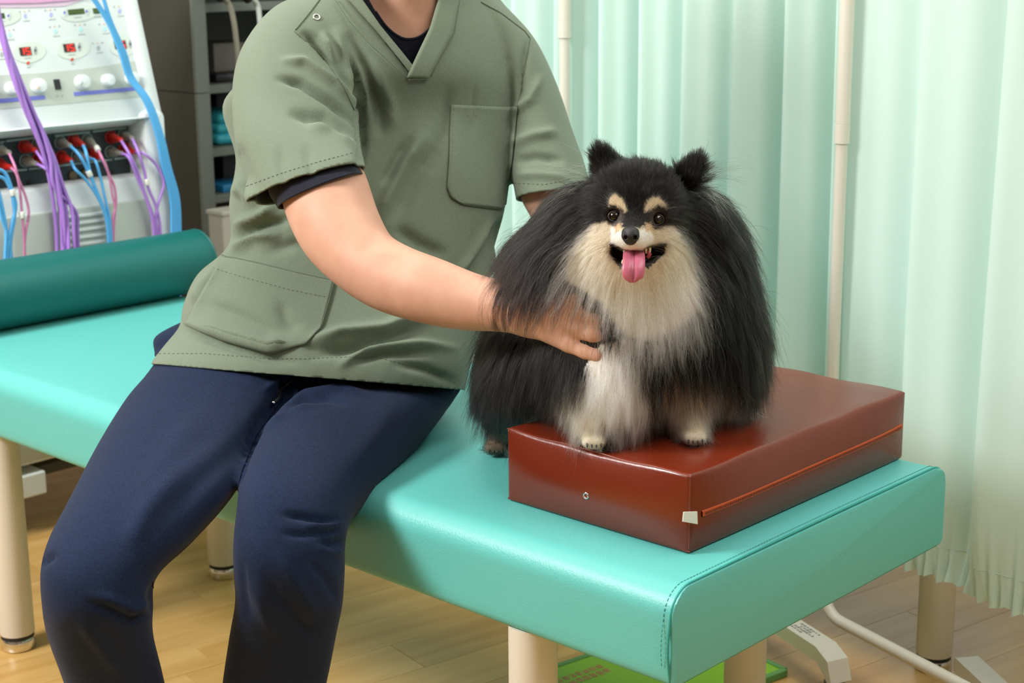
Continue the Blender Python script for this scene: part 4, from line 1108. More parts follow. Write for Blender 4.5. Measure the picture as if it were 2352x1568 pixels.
# breast pocket
pk = [(1037, 240), (1034, 300), (1030, 380), (1026, 430), (1034, 452), (1058, 468)]
pr = [(1190, 247), (1186, 300), (1180, 360), (1172, 420), (1164, 470), (1150, 478)]
pocket = patch(bv, (pk, pr), 30, 22, .0026, .0018, 'breast_pocket', S, scrub)
seam(bv, [(1038, 262), (1110, 268), (1187, 278)], .0003, 'stitching', SS, pocket, .0036, dash=3, step=2.6)
seam(bv, [(1037, 240), (1034, 300), (1029, 390), (1026, 430), (1036, 455), (1062, 470), (1120, 477), (1150, 479)], .0006, 'pocket_seam', SS, pocket, .0030)
seam(bv, [(1042, 250), (1039, 300), (1034, 390), (1031, 428), (1041, 450), (1066, 464), (1120, 471)], .0003, 'stitching', SS, pocket, .0038, dash=3, step=2.4)
# hip pocket with a wide stitched border
hp_ = patch(bv, ([(512, 588), (600, 606), (690, 628), (768, 645)], [(424, 744), (520, 784), (620, 812), (700, 792), (738, 754)]), 40, 26, .0019, .0016, 'hip_pocket', S, scrub)
seam(bv, [(512, 588), (600, 606), (690, 628), (768, 645)], .0009, 'pocket_edge', SS, hp_, .0030)
seam(bv, [(768, 645), (757, 690), (738, 752)], .0008, 'pocket_seam', SS, hp_, .0032)
seam(bv, [(490, 618), (580, 644), (670, 668), (754, 684)], .0003, 'stitching', SS, hp_, .0042, dash=3, step=2.6)
# hem, cuff and shoulder seams
seam(bv, [(365, 812), (470, 812), (600, 822), (700, 824), (850, 818), (960, 842), (1050, 880)], .0003, 'hem_stitching', SS, scrub, .0006, dash=3, step=2.6)
seam(bv, [(566, 428), (640, 400), (730, 372), (822, 348)], .00035, 'cuff_stitching', SS, scrub, .0006, dash=3, step=2.6)
seam(bv, [(1180, 420), (1250, 424), (1320, 408)], .00035, 'cuff_stitching', SS, scrub, .0006, dash=3, step=2.6)
seam(bv, [(1104, 5), (1150, 30), (1205, 72), (1218, 90)], .0012, 'shoulder_seam', SS, scrub, .0004)
seam(bv, [(1218, 88), (1206, 160), (1190, 235), (1180, 290)], .0009, 'armhole_seam', SS, scrub, .0003)
seam(bv, [(676, 72), (740, 128), (790, 200), (818, 262)], .0008, 'armhole_seam', SS, scrub, .0003)
seam(bv, [(738, -5), (706, 36), (676, 72)], .0012, 'shoulder_seam', SS, scrub, .0004)
# press stud
p, n = hit(bv, 727, 40, .001)
if p is not None:
    x_ = norm(np.cross(n, ZD)); y_ = np.cross(n, x_)
    st = MB().tube([p + .0047 * (math.cos(t) * x_ + math.sin(t) * y_) for t in np.linspace(0, 2 * math.pi, 24, endpoint=False)], .0009, 8, closed=True).build('press_stud', M['chrome'], scrub)

# ---- trousers
pelvis = [((470, 715, 2.57), (1060, 700, 2.53), .08, Z0), ((362, 768, 2.57), (1060, 775, 2.52), .10, Z0), ((354, 805, 2.56), (1060, 790, 2.52), .10, Z0), ((362, 838, 2.50), (1050, 860, 2.51), .135, Z0), ((395, 905, 2.45), (1040, 925, 2.49), .12, Z0)]
legR = [((370, 812, 2.47), (740, 815, 2.46), .12, Z0), ((332, 870, 2.43), (690, 890, 2.40), .10, (0, 30)), ((285, 930, 2.38), (640, 965, 2.34), .092, (0, 45)), ((222, 1032, 2.27), (580, 1060, 2.24), .088, (0, 45)), ((160, 1150, 2.16), (528, 1145, 2.15), .084, (0, 40)),
        ((112, 1240, 2.08), (440, 1245, 2.09), .080, (0, 25)), ((93, 1310, 2.04), (360, 1325, 2.06), .078, Z0), ((96, 1390, 2.04), (352, 1395, 2.06), .078, (0, -10)), ((108, 1460, 2.07), (352, 1455, 2.08), .074, (0, -10)), ((140, 1550, 2.11), (372, 1540, 2.12), .070, Z0),
        ((175, 1650, 2.16), (392, 1640, 2.16), .066, Z0), ((225, 1780, 2.24), (405, 1780, 2.24), .060, Z0), ((250, 1872, 2.285), (405, 1872, 2.285), .055, Z0)]
legL = [((640, 840, 2.48), (1062, 890, 2.52), .12, Z0), ((610, 930, 2.39), (1030, 935, 2.46), .105, (0, 35)), ((575, 1010, 2.28), (972, 1010, 2.37), .092, (0, 45)), ((553, 1090, 2.17), (886, 1110, 2.26), .086, (0, 45)), ((545, 1160, 2.10), (818, 1180, 2.17), .082, (0, 30)),
        ((536, 1240, 2.07), (795, 1235, 2.12), .080, Z0), ((536, 1310, 2.07), (792, 1310, 2.11), .080, (0, -10)), ((540, 1380, 2.09), (787, 1385, 2.12), .078, (0, -10)), ((527, 1460, 2.12), (774, 1450, 2.14), .074, Z0), ((511, 1568, 2.17), (752, 1560, 2.18), .068, Z0),
        ((500, 1680, 2.23), (722, 1680, 2.23), .064, Z0), ((503, 1750, 2.268), (697, 1750, 2.268), .058, Z0), ((515, 1842, 2.316), (684, 1842, 2.316), .054, Z0)]
mb = MB()
for r_ in (pelvis, legR, legL): mb.add(*loft(r_))
me = voxel(mesh_from('trousers', mb.V, mb.F), .0055)
V, E, N = arrays(me); V = relax(V, E, 5); setv(me, V); V, E, N = arrays(me)
pf = [([(640, 930), (700, 885), (780, 865), (880, 875), (960, 900)], 7, -.006), ([(640, 945), (700, 905), (780, 890), (850, 905)], 7, .005), ([(625, 960), (690, 925), (750, 912), (800, 930)], 6, -.005), ([(610, 985), (660, 940), (730, 925)], 7, .004),
      ([(640, 850), (660, 900), (600, 960), (560, 1040)], 9, -.010), ([(590, 960), (560, 1060), (540, 1120)], 7, -.006), ([(600, 900), (630, 880), (680, 850)], 7, .004),
      ([(800, 1190), (740, 1195), (690, 1185), (640, 1180)], 7, -.006), ([(798, 1210), (750, 1222), (690, 1228), (640, 1222)], 6, -.005), ([(800, 1200), (750, 1208), (700, 1206)], 6, .005), ([(796, 1240), (765, 1250), (730, 1240)], 9, -.006), ([(792, 1262), (760, 1268), (720, 1255)], 7, .004),
      ([(600, 1300), (640, 1370), (690, 1430), (730, 1470)], 12, -.003), ([(630, 1260), (680, 1340), (730, 1420)], 12, .003), ([(580, 1330), (610, 1420), (640, 1470)], 12, .0025), ([(555, 1280), (560, 1360), (575, 1430)], 9, -.003), ([(700, 1280), (750, 1330), (780, 1390)], 10, -.003),
      ([(190, 1378), (250, 1400), (300, 1424), (350, 1400)], 7, -.0045), ([(200, 1360), (260, 1380), (310, 1402), (350, 1380)], 9, .004), ([(352, 1340), (344, 1370), (352, 1410)], 7, -.003), ([(560, 990), (420, 1090), (330, 1180), (280, 1260)], 26, .004), ([(620, 960), (480, 1080), (380, 1190)], 30, -.003), ([(95, 1300), (105, 1285), (130, 1275)], 7, -.005), ([(180, 1420), (230, 1480), (280, 1560)], 14, .003),
      ([(420, 1080), (340, 1180), (300, 1260)], 20, .003), ([(480, 930), (380, 1060), (290, 1190)], 30, .003), ([(900, 910), (860, 1000), (800, 1090)], 30, .002)]
V2 = fold(V, N, [(a_, b_, c_ * 1.6) for a_, b_, c_ in pf])
zlo = np.einsum('ij,j->i', V2, UD); 
inb = (V2 @ VD > BED_V0 + .03) & (V2 @ UD > BED_U0)
V2[:, 2] = np.where(inb & (V2[:, 2] < BED_T + .002), BED_T + .002, V2[:, 2])
V2 = relax(V2, E, 1, .3); setv(me, V2); me.materials.clear(); me.materials.append(M['pants']); me.polygons.foreach_set('use_smooth', np.ones(len(me.polygons), bool))
pants = link('trousers', me, man); bp = bvh_of(me)
seam(bp, [(668, 845), (668, 880), (640, 930), (590, 1000), (556, 1080), (540, 1150)], .0007, 'inseam', M['pants_seam'], pants, .0003)
seam(bp, [(350, 1335), (356, 1380), (350, 1420)], .0006, 'inseam', M['pants_seam'], pants, .0003)
dc = thing('tmp', (0, 0, 0), None, None); bpy.data.objects.remove(dc)
P = [hit(bp, x, y, .006)[0] for x, y in [(683, 846), (676, 860), (664, 876), (648, 895), (632, 912), (622, 921)]]
P = [p for p in P if p is not None]
if len(P) > 3:
    d_ = MB().tube(spline(P, 6), .0021, 8).build('drawcord', M['cord_black'], pants)
    MB().tube([P[-1], P[-1] + (P[-1] - P[-2]) * .4], .0026, 8).build('cord_tip', M['chrome'], d_)
P = [hit(bp, x, y, .006)[0] for x, y in [(668, 852), (680, 858), (696, 862), (708, 852)]]
P = [p for p in P if p is not None]
if len(P) > 2: MB().tube(spline(P, 6), .0021, 8).build('drawcord', M['cord_black'], pants)

# ---- body: head, neck, trunk, legs' ends, arms and hands
R3 = CM.copy()   # columns right, down, forward
def nod(x, y, d, rpx): return pd(x, y, d), rpx * d / FPX
armR = [(700, 130, 2.46, 58), (714, 300, 2.36, 64), (736, 395, 2.28, 86), (750, 452, 2.252, 96), (782, 530, 2.22, 92), (838, 600, 2.19, 78), (905, 640, 2.165, 76), (990, 668, 2.135, 72), (1075, 692, 2.115, 62), (1150, 703, 2.09, 53), (1200, 712, 2.072, 50), (1225, 718, 2.066, 49)]
AR = [nod(*a) for a in spline(armR, 4)]
hand_seg = []
def hs(*nodes): 
    q = [nod(*a) for a in nodes]
    for i in range(len(q) - 1): hand_seg.append((q[i][0], q[i + 1][0], q[i][1], q[i + 1][1]))
# metacarpals
hs((1210, 735, 2.068, 30), (1310, 786, 2.033, 25)); hs((1215, 720, 2.063, 32), (1322, 752, 2.023, 27)); hs((1215, 705, 2.058, 32), (1330, 718, 2.018, 27)); hs((1215, 692, 2.058, 30), (1328, 684, 2.018, 26))
# little, ring, middle, index finger, thumb
hs((1308, 788, 2.033, 22), (1346, 806, 2.020, 19), (1372, 814, 2.014, 17.5), (1384, 817, 2.022, 14))
hs((1322, 754, 2.023, 23), (1362, 766, 2.008, 19.5), (1395, 772, 2.013, 18), (1412, 774, 2.028, 15))
hs((1330, 720, 2.018, 23), (1376, 732, 2.006, 20), (1410, 740, 2.013, 18.5), (1428, 744, 2.028, 15))
hs((1328, 686, 2.018, 22), (1370, 694, 2.008, 19), (1402, 702, 2.015, 17.5), (1418, 706, 2.028, 14.5))
hs((1225, 690, 2.063, 26), (1268, 655, 2.053, 22), (1312, 640, 2.048, 19), (1340, 640, 2.048, 16))
def arm_sdf(P):
    d = None
    for i in range(len(AR) - 1):
        e = sd_cone(P, AR[i][0], AR[i + 1][0], AR[i][1], AR[i + 1][1]); d = e if d is None else smin(d, e, .008)
    h = None
    for k, (a, b, ra, rb) in enumerate(hand_seg):
        e = sd_cone(P, a, b, ra, rb); h = e if h is None else smin(h, e, .006 if k < 4 else .0035)
    # knuckle bones and tendons
    return smin(d, h, .012)
pts = np.array([a[0] for a in AR] + [s[1] for s in hand_seg])
lo, hi = pts.min(0) - .06, pts.max(0) + .06
Va, Fa = surface_nets(arm_sdf, lo, hi, .0027)
mea = mesh_from('arm', Va, Fa); Va, Ea, Na = arrays(mea); Va = relax(Va, Ea, 4)
hand_lines = [([(1338, 752), (1332, 762), (1336, 778)], 3, -.0012), ([(1362, 750), (1358, 766), (1362, 782)], 3, -.001), ([(1340, 788), (1336, 804), (1342, 822)], 3, -.001), ([(1366, 800), (1364, 812), (1366, 826)], 3, -.0008),
                   ([(1230, 730), (1290, 760), (1325, 778)], 7, -.0016), ([(1240, 715), (1300, 735)], 7, .0012), ([(1190, 690), (1200, 730), (1192, 765)], 7, -.0012), ([(880, 540), (850, 562), (820, 590)], 20, -.0022), ([(1300, 742), (1322, 752), (1334, 760)], 9, .002), ([(1296, 776), (1312, 786), (1322, 794)], 8, .0018)]
Fa_ = [tuple(p.vertices) for p in mea.polygons]
# other arm, behind the dog
armL = [(1170, 130, 2.57, 60), (1225, 290, 2.54, 68), (1265, 430, 2.50, 66), (1290, 520, 2.47, 58), (1320, 590, 2.43, 58), (1345, 660, 2.37, 50), (1358, 720, 2.32, 40), (1364, 745, 2.31, 38)]
AL = [nod(*a) for a in armL]; handL = []
for (dx, ln) in ((-34, 70), (-12, 84), (12, 88), (34, 78)):
    q = [nod(1364 + dx * .6, 750, 2.305, 22), nod(1370 + dx, 800, 2.29, 18), nod(1376 + dx * 1.2, 800 + ln * .5, 2.28, 15), nod(1380 + dx * 1.25, 800 + ln, 2.275, 12)]
    for i in range(3): handL.append((q[i][0], q[i + 1][0], q[i][1], q[i + 1][1]))
q = [nod(1390, 740, 2.30, 20), nod(1425, 765, 2.29, 17), nod(1445, 790, 2.285, 14)]
for i in range(2): handL.append((q[i][0], q[i + 1][0], q[i][1], q[i + 1][1]))
# head, neck, trunk
hc = pd(925, -165, 2.44)
HX = norm(CM[:, 0] * .96 + CM[:, 2] * .25); HZ = norm(ZD + CM[:, 2] * -.10 + CM[:, 0] * .04); HY = norm(np.cross(HZ, HX)); HX = np.cross(HY, HZ)   # right, back, up of the head
HA = np.stack([HX, HY, HZ], 1)
if np.dot(HY, CM[:, 2]) < 0: HY = -HY; HA = np.stack([HX, HY, HZ], 1)
def hp(x, y, z): return hc + HX * x + HY * y + HZ * z      # y back, so face is at -y
def body_sdf(P):
    d = None
    def u(e, k):
        nonlocal d
        d = e if d is None else smin(d, e, k)
    u(sd_ell(P, hp(0, .015, .045), HA, np.array([.074, .092, .085])), .03)
    u(sd_ell(P, hp(0, -.012, -.035), HA, np.array([.060, .070, .088])), .04)
    u(sd_ell(P, hp(0, -.045, -.096), HA, np.array([.026, .022, .020])), .03)           # chin
    u(sd_cone(P, hp(0, -.078, .012), hp(0, -.098, -.026), .009, .013), .014)            # nose
    for s in (-1, 1):
        u(sd_ell(P, hp(.052 * s, -.045, -.015), HA, np.array([.020, .02, .022])), .025)   # cheek bone
        u(sd_ell(P, hp(.076 * s, .02, -.005), HA, np.array([.008, .018, .032])), .006)    # ear
        u(sd_cone(P, hp(.012 * s, -.078, .032), hp(.046 * s, -.068, .036), .009, .007), .012)   # brow
        d = np.maximum(d, -(sd_ell(P, hp(.032 * s, -.086, .016), HA, np.array([.017, .012, .010]))) )
    u(sd_ell(P, hp(0, -.081, -.058), HA, np.array([.024, .010, .010])), .008)             # mouth
    nk0, nk1 = hp(0, .025, -.06), pd(938, 60, 2.50)
    u(sd_cone(P, nk0, nk1, .055, .060), .03)
    for a, b, ra, rb in ((pd(930, 90, 2.52), pd(925, 300, 2.53), .085, .085), (pd(925, 300, 2.53), pd(800, 780, 2.53), .085, .09)):
        u(sd_cone(P, a, b, ra, rb), .05)
    u(sd_cone(P, pd(720, 110, 2.46), pd(1130, 110, 2.56), .058, .058), .06)
    u(sd_cone(P, pd(640, 830, 2.53), pd(900, 840, 2.54), .06, .06), .05)
    # thighs, shins and feet inside the trousers
    for K in (((560, 870, 2.49), (400, 1090, 2.22), (225, 1310, 2.07), (245, 1480, 2.10), (318, 1780, 2.24), (325, 1850, 2.272)), ((860, 890, 2.52), (760, 1060, 2.29), (670, 1230, 2.13), (655, 1420, 2.13), (602, 1740, 2.262), (600, 1815, 2.302))):
        R_ = (.056, .060, .056, .050, .036, .034)
        for i in range(5): u(sd_cone(P, pd(*K[i]), pd(*K[i + 1]), R_[i], R_[i + 1]), .02)
    return d
def armL_sdf(P):
    d = None
    for i in range(len(AL) - 1):
        e = sd_cone(P, AL[i][0], AL[i + 1][0], AL[i][1], AL[i + 1][1]); d = e if d is None else smin(d, e, .02)
    for a, b, ra, rb in handL: d = smin(d, sd_cone(P, a, b, ra, rb), .005)
    return d
Vb, Fb = surface_nets(body_sdf, np.array([-.86, 1.70, -.06]), np.array([.25, 2.95, 1.72]), .0085)
pl = np.array([a[0] for a in AL] + [a[1] for a in handL])
Vl, Fl = surface_nets(armL_sdf, pl.min(0) - .05, pl.max(0) + .05, .004)
ob = bpy.data.objects.new('tmp', mesh_from('body', Vb, Fb)); COL.objects.link(ob); tmp = [ob]
for v_, f_ in ((Vl, Fl), (Va, Fa_)):
    o2 = bpy.data.objects.new('tmp', mesh_from('arm', v_, f_)); COL.objects.link(o2); tmp.append(o2)
    md = ob.modifiers.new('u', 'BOOLEAN'); md.operation = 'UNION'; md.object = o2; md.solver = 'EXACT'
dg = bpy.context.evaluated_depsgraph_get(); meb = bpy.data.meshes.new_from_object(ob.evaluated_get(dg), depsgraph=dg)
for o2 in tmp: bpy.data.objects.remove(o2)
V, E, N = arrays(meb); V = relax(V, E, 2)
setv(meb, V); V, E, N = arrays(meb)
V = fold(V, N, hand_lines); setv(meb, V)
meb.materials.clear(); meb.materials.append(M['skin']); meb.polygons.foreach_set('use_smooth', np.ones(len(meb.polygons), bool))
body = link('body', meb, man)
# face and hair above the frame
for s in (-1, 1):
    e_ = MB().ball(hp(.032 * s, -.066, .016), (.0125, .0125, .0075), HA).build('eye', M['eye_white'], body)
    MB().ball(hp(.032 * s, -.0745, .015), (.0058, .0045, .0060), HA).build('iris', M['black_plastic'], e_)
    MB().tube(spline([hp(.014 * s, -.091, .034), hp(.032 * s, -.090, .040), hp(.052 * s, -.078, .035)], 6), [.0012] + [.0028] * 11 + [.001], 6).build('eyebrow', M['head_hair'], body)
MB().ball(hp(0, -.086, -.054), (.022, .006, .0045), HA).ball(hp(0, -.0855, -.062), (.020, .006, .005), HA).build('lips', M['lips'], body)
def hair_sdf(P):
    d = sd_ell(P, hp(0, .022, .050), HA, np.array([.084, .099, .094]))
    q = (P - hc) @ HA
    return np.maximum(d, np.maximum(-(q[:, 2] - .045 + np.clip(q[:, 1], -.1, .1) * 1.15), -.5)) - .003 * np.sin(q[:, 0] * 160) * np.cos(q[:, 1] * 90)
Vh, Fh = surface_nets(hair_sdf, hc - .16, hc + .17, .006)
MB().add(Vh, Fh).build('hair', M['head_hair'], man)

# ---- undershirt: neck and the sleeve end showing under the cuff
def shell_loft(rings, name, m_, n_sp=8):
    V_, F_ = loft(rings, n_sp, 48, cap=False); o = MB().add(V_, F_).build(name, m_, man)
    md = o.modifiers.new('s', 'SOLIDIFY'); md.thickness = .0025; md.offset = -1; return o
def under_sdf(P):
    q = project(P); m_ = q[:, 2] / FPX
    top = (88 - .0105 * (q[:, 0] - 940) ** 2 - q[:, 1]) * m_          # above the round neckline
    side = (np.abs(q[:, 0] - 940) - 150) * m_; low = (q[:, 1] - 175) * m_
    return np.maximum(np.maximum(body_sdf(P) - .0042, np.maximum(top, low)), side)
Vu, Fu = surface_nets(under_sdf, np.array([-.32, 2.25, .98]), np.array([.06, 2.72, 1.24]), .0032)
us_ = MB().add(Vu, Fu).build('undershirt', M['undershirt'], man)
P = []; bu = bvh_of(us_.data)
for x in np.linspace(862, 1016, 40):
    p, n = hit(bu, x, 88 - .0105 * (x - 940) ** 2 + 2.5, .0006)
    if p is not None: P.append(p)
if len(P) > 9: MB().tube(spline(P[::3], 4), .0020, 6).build('neck_rib', M['undershirt'], us_)
us = [((612, 425, 2.27), (815, 372, 2.262), .060, (0, 14)), ((620, 450, 2.26), (822, 384, 2.255), .063, (2, 15)), ((631, 466, 2.252), (829, 392, 2.248), .064, (4, 16)), ((638, 478, 2.246), (834, 400, 2.242), .064, (6, 14))]
shell_loft(us, 'undershirt_sleeve', M['undershirt'])
# ---- shoes on the floor
for (x, y, d) in ((325, 1850, 2.272), (600, 1815, 2.302)):
    a = pd(x, y, d); a[2] = 0; t = norm(-VD * .85 - UD * .25 + 0 * ZD); sd_ = np.cross(ZD, t)
    prof = [(-.075, .030, .075), (-.05, .037, .085), (0, .036, .078), (.05, .040, .060), (.10, .045, .048), (.15, .042, .040), (.185, .028, .030), (.198, .008, .018)]
    Vv = []; mm = 20
    for (l, hw, hh) in prof:
        for k in range(mm):
            q = 2 * math.pi * k / mm; c_, s_ = math.cos(q), math.sin(q)
            Vv.append(a + t * l + sd_ * hw * np.sign(c_) * abs(c_) ** .7 + ZD * (.012 + (hh if s_ > 0 else .002) * (s_ if s_ > 0 else s_ * .5)))
    Ff = [(i * mm + k, i * mm + (k + 1) % mm, (i + 1) * mm + (k + 1) % mm, (i + 1) * mm + k) for i in range(len(prof) - 1) for k in range(mm)] + [tuple(range(mm)), tuple(range((len(prof) - 1) * mm, len(prof) * mm))]
    so = MB().add(Vv, Ff).build('shoe', M['shoe'], man)
    Vs = []; 
    for z_ in (0, .014):
        for (l, hw, hh) in prof: Vs.append(a + t * l + sd_ * (hw + .003) + ZD * z_)
        for (l, hw, hh) in prof[::-1]: Vs.append(a + t * l - sd_ * (hw + .003) + ZD * z_)
    n_ = len(prof) * 2
    MB().add(Vs, [tuple(range(n_)), tuple(range(n_, 2 * n_))[::-1]] + [(i, (i + 1) % n_, n_ + (i + 1) % n_, n_ + i) for i in range(n_)]).build('sole', M['grey_plastic'], so, smooth=False)

# ------------------------------------------------------------------ the pomeranian
dog = thing('dog', on_z(1475, 1020, CT), 'fluffy black and cream pomeranian with its tongue out, front paws on the brown cushion', 'dog')
def el(x, y, d, rx, ry, rz): return (pd(x, y, d), np.array([rx * d / FPX, ry * d / FPX, rz]))
DOG_E = [(el(1458, 472, 2.025, 112, 92, .062), .02), (el(1456, 560, 2.02, 112, 86, .060), .03), (el(1450, 695, 2.092, 215, 150, .105), .05),
         (el(1285, 610, 2.105, 105, 105, .085), .05), (el(1345, 505, 2.10, 75, 75, .06), .04), (el(1575, 515, 2.10, 78, 80, .06), .04), (el(1618, 650, 2.13, 92, 150, .08), .05), (el(1460, 820, 2.12, 225, 140, .112), .05),
         (el(1222, 830, 2.235, 100, 150, .10), .05), (el(1180, 890, 2.31, 62, 100, .07), .04), (el(1658, 800, 2.15, 72, 130, .08), .05), (el(1415, 890, 2.055, 75, 105, .05), .03)]
def cn(a, b): return (pd(*a[:3]), pd(*b[:3]), a[3] * a[2] / FPX, b[3] * b[2] / FPX)
DOG_C = [(cn((1452, 522, 1.985, 46), (1448, 545, 1.956, 30)), .018), (cn((1456, 588, 2.0, 44), (1456, 612, 1.976, 22)), .012),
         (cn((1398, 392, 2.035, 34), (1379, 352, 2.035, 19)), .012), (cn((1584, 402, 2.035, 32), (1603, 370, 2.035, 17)), .012),
         (cn((1335, 880, 2.06, 46), (1362, 1008, 2.035, 25)), .03), (cn((1570, 900, 2.075, 46), (1590, 1000, 2.055, 26)), .03),
         (cn((1165, 930, 2.33, 42), (1146, 1020, 2.345, 24)), .03)]
def paw(x, y, d, t, s=1.0):
    """three toes and a pad in front of the ankle, t = forward direction in px"""
    out = []
    for k in (-1.2, -.4, .4, 1.2):
        out.append((cn((x + k * 9 * s, y - 8 * s, d, 11 * s), (x + k * 12.5 * s + t * 4, y + (5 - abs(k) * 1.2) * s, d - .010, 10.5 * s)), .006))
    return out
PAWS = paw(1364, 1012, 2.030, 0, 1.05) + paw(1592, 1003, 2.045, 1, 1.05) + paw(1143, 1026, 2.338, -1, 1.0)
MOUTH = [el(1458, 590, 1.962, 46, 17, .030), el(1424, 580, 1.975, 24, 17, .02), el(1500, 578, 1.975, 28, 17, .02)]
def dog_sdf(P):
    d = None
    for (c, r), k in DOG_E:
        e = sd_ell(P, c, CM, r); d = e if d is None else smin(d, e, k)
    for (a, b, ra, rb), k in DOG_C + PAWS: d = smin(d, sd_cone(P, a, b, ra, rb), k)
    for c, r in MOUTH: d = -smin(-d, sd_ell(P, c, CM, r), .004)
    for (x, y) in ((1413, 497), (1509, 504)):
        d = -smin(-d, np.linalg.norm(P - pd(x, y, 1.974), axis=1) - .0085, .006)
    return d
allp = np.array([c for (c, r), k in DOG_E] + [q for (a, b, ra, rb), k in DOG_C + PAWS for q in (a, b)])
Vd, Fd = surface_nets(dog_sdf, allp.min(0) - .13, allp.max(0) + .13, .0032)
med = mesh_from('body', Vd, Fd); Vd, Ed, Nd = arrays(med); Vd = relax(Vd, Ed, 2)
def rest_z(Pw):
    u, v = Pw @ UD, Pw @ VD
    on = (u > CU0 - .006) & (u < CU1 + .006) & (v > CV0 - .006) & (v < CV1 + .006)
    return np.where(on, CT - .002, BED_T + .001)
Vd[:, 2] = np.maximum(Vd[:, 2], rest_z(Vd)); setv(med, Vd); Vd, Ed, Nd = arrays(med)
POLY = {
 'ruff': [(1398, 508), (1362, 512), (1328, 540), (1302, 595), (1294, 640), (1335, 664), (1380, 695), (1408, 736), (1440, 772), (1485, 784), (1530, 770), (1572, 742), (1606, 716), (1606, 650), (1596, 590), (1578, 540), (1548, 518), (1512, 518), (1485, 520), (1455, 512), (1425, 514)],
 'bridge': [(1420, 430), (1495, 430), (1480, 498), (1470, 524), (1428, 522), (1428, 492)],
 'browL': [(1400, 452), (1415, 446), (1433, 460), (1442, 482), (1437, 492), (1424, 478), (1408, 471), (1396, 476)],
 'browR': [(1478, 492), (1480, 472), (1493, 455), (1514, 451), (1526, 464), (1536, 482), (1512, 474), (1496, 482)],
 'muzzle': [(1402, 518), (1426, 528), (1430, 552), (1448, 562), (1468, 552), (1470, 528), (1500, 522), (1502, 560), (1480, 574), (1450, 580), (1420, 574), (1402, 556)],
 'lips': [(1397, 558), (1410, 560), (1422, 574), (1450, 580), (1485, 574), (1512, 560), (1533, 556), (1526, 582), (1506, 602), (1490, 617), (1456, 612), (1424, 616), (1410, 598), (1402, 578)],
 'bib': [(1342, 845), (1380, 790), (1450, 780), (1478, 830), (1498, 900), (1512, 960), (1452, 990), (1386, 980), (1345, 920)],
 'legL': [(1215, 925), (1270, 890), (1340, 872), (1352, 915), (1395, 1000), (1400, 1030), (1325, 1040), (1250, 1000)],
 'legR': [(1510, 880), (1545, 850), (1640, 850), (1722, 885), (1722, 965), (1640, 1030), (1555, 1030), (1515, 960)],
 'pawB': [(1105, 1000), (1180, 990), (1185, 1045), (1105, 1045)]}
PX = project(Vd)
def zone(x, y, front):
    """fur colour and length (m) by place on the coat"""
    n = len(x); col = np.tile(np.array([.0045, .0038, .0036]), (n, 1)); ln = np.full(n, .060)
    r = np.hypot(x - 1450, y - 545)
    ln = np.interp(r, [0, 40, 75, 110, 150, 220], [.002, .003, .007, .022, .042, .060])
    up = np.clip((505 - y) / 40, 0, 1); ln = ln * (1 - up) + up * np.interp(r, [60, 150, 200, 260], [.005, .013, .020, .045])
    side = np.clip((np.abs(x - 1458) - 105) / 40, 0, 1) * np.clip((y - 400) / 60, 0, 1); ln = np.maximum(ln, side * .055)
    ear = (y < 400) & ((np.abs(x - 1388) < 48) | (np.abs(x - 1595) < 45)); ln = np.where(ear, .011, ln)
    Q = {k: in_poly(x, y, p) & front for k, p in POLY.items()}
    left = np.clip((1330 - x) / 150, 0, 1)[:, None]
    col = col * (1 - left) + np.array([.010, .0085, .0085]) * left
    cream = np.array([.66, .60, .47]); tan = np.array([.50, .36, .19]); white = np.array([.86, .85, .80])
    t = np.clip((r - 70) / 110, 0, 1)[:, None]
    rc = tan * .45 + cream * .55
    t2 = np.clip((y - 600) / 110, 0, 1)[:, None]; ruffc = rc * (1 - t) + (cream * (.75 - .5 * t2) + white * (.25 + .5 * t2)) * t
    col = np.where(Q['ruff'][:, None], ruffc, col)
    ln = np.where(Q['ruff'] & (y > 600), np.maximum(ln, np.interp(y, [600, 700], [.046, .066])), ln)
    col = np.where(Q['bridge'][:, None], np.array([.004, .0035, .003]), col)
    for k in ('browL', 'browR'): col = np.where(Q[k][:, None], tan * .7 + cream * .3, col); ln = np.where(Q[k], .006, ln)
    eyer = np.minimum(np.hypot(x - 1413, y - 497), np.hypot(x - 1509, y - 504))
    col = np.where(((eyer < 22) & front)[:, None], np.array([.03, .02, .015]), col)
    rt = np.random.default_rng(5).uniform(.5, 1.15, n)
    tl = (np.hypot((x - 1420) * 1.3 + (y - 521) * .4, y - 521) < 13 * rt) | (np.hypot((x - 1490) * 1.3 - (y - 523) * .4, y - 523) < 15 * rt)
    col = np.where(Q['muzzle'][:, None], white, col); col = np.where((tl & front)[:, None], np.array([.60, .42, .24]), col)
    col = np.where(Q['lips'][:, None], np.array([.012, .010, .010]), col); ln = np.where(Q['lips'], .0, ln)
    col = np.where(Q['bib'][:, None], white, col); ln = np.where(Q['bib'], .052, ln)
    for k in ('legL', 'legR'):
        col = np.where(Q[k][:, None], cream * .6 + tan * .25 + white * .15, col); ln = np.where(Q[k], .040, ln)
    low = (y > 965) & (((np.abs(x - 1362) < 38)) | (np.abs(x - 1592) < 42)) & front
    col = np.where(low[:, None], np.array([.72, .58, .38]), col); ln = np.where(low, np.interp(y, [965, 1000], [.014, .004]), ln)
    pw = (y > 992) & front & low; col = np.where(pw[:, None], np.array([.80, .72, .56]), col)
    col = np.where(Q['pawB'][:, None], np.array([.20, .15, .10]), col); ln = np.where(Q['pawB'], np.interp(y, [990, 1015], [.016, .004]), ln)
    ln = np.where((eyer < 15), 0, ln); ln = np.where(np.hypot(x - 1448, y - 540) < 22, 0, ln)
    return col, ln
facing = np.einsum('ij,ij->i', Nd, (Vd - CO) / np.linalg.norm(Vd - CO, axis=1)[:, None])
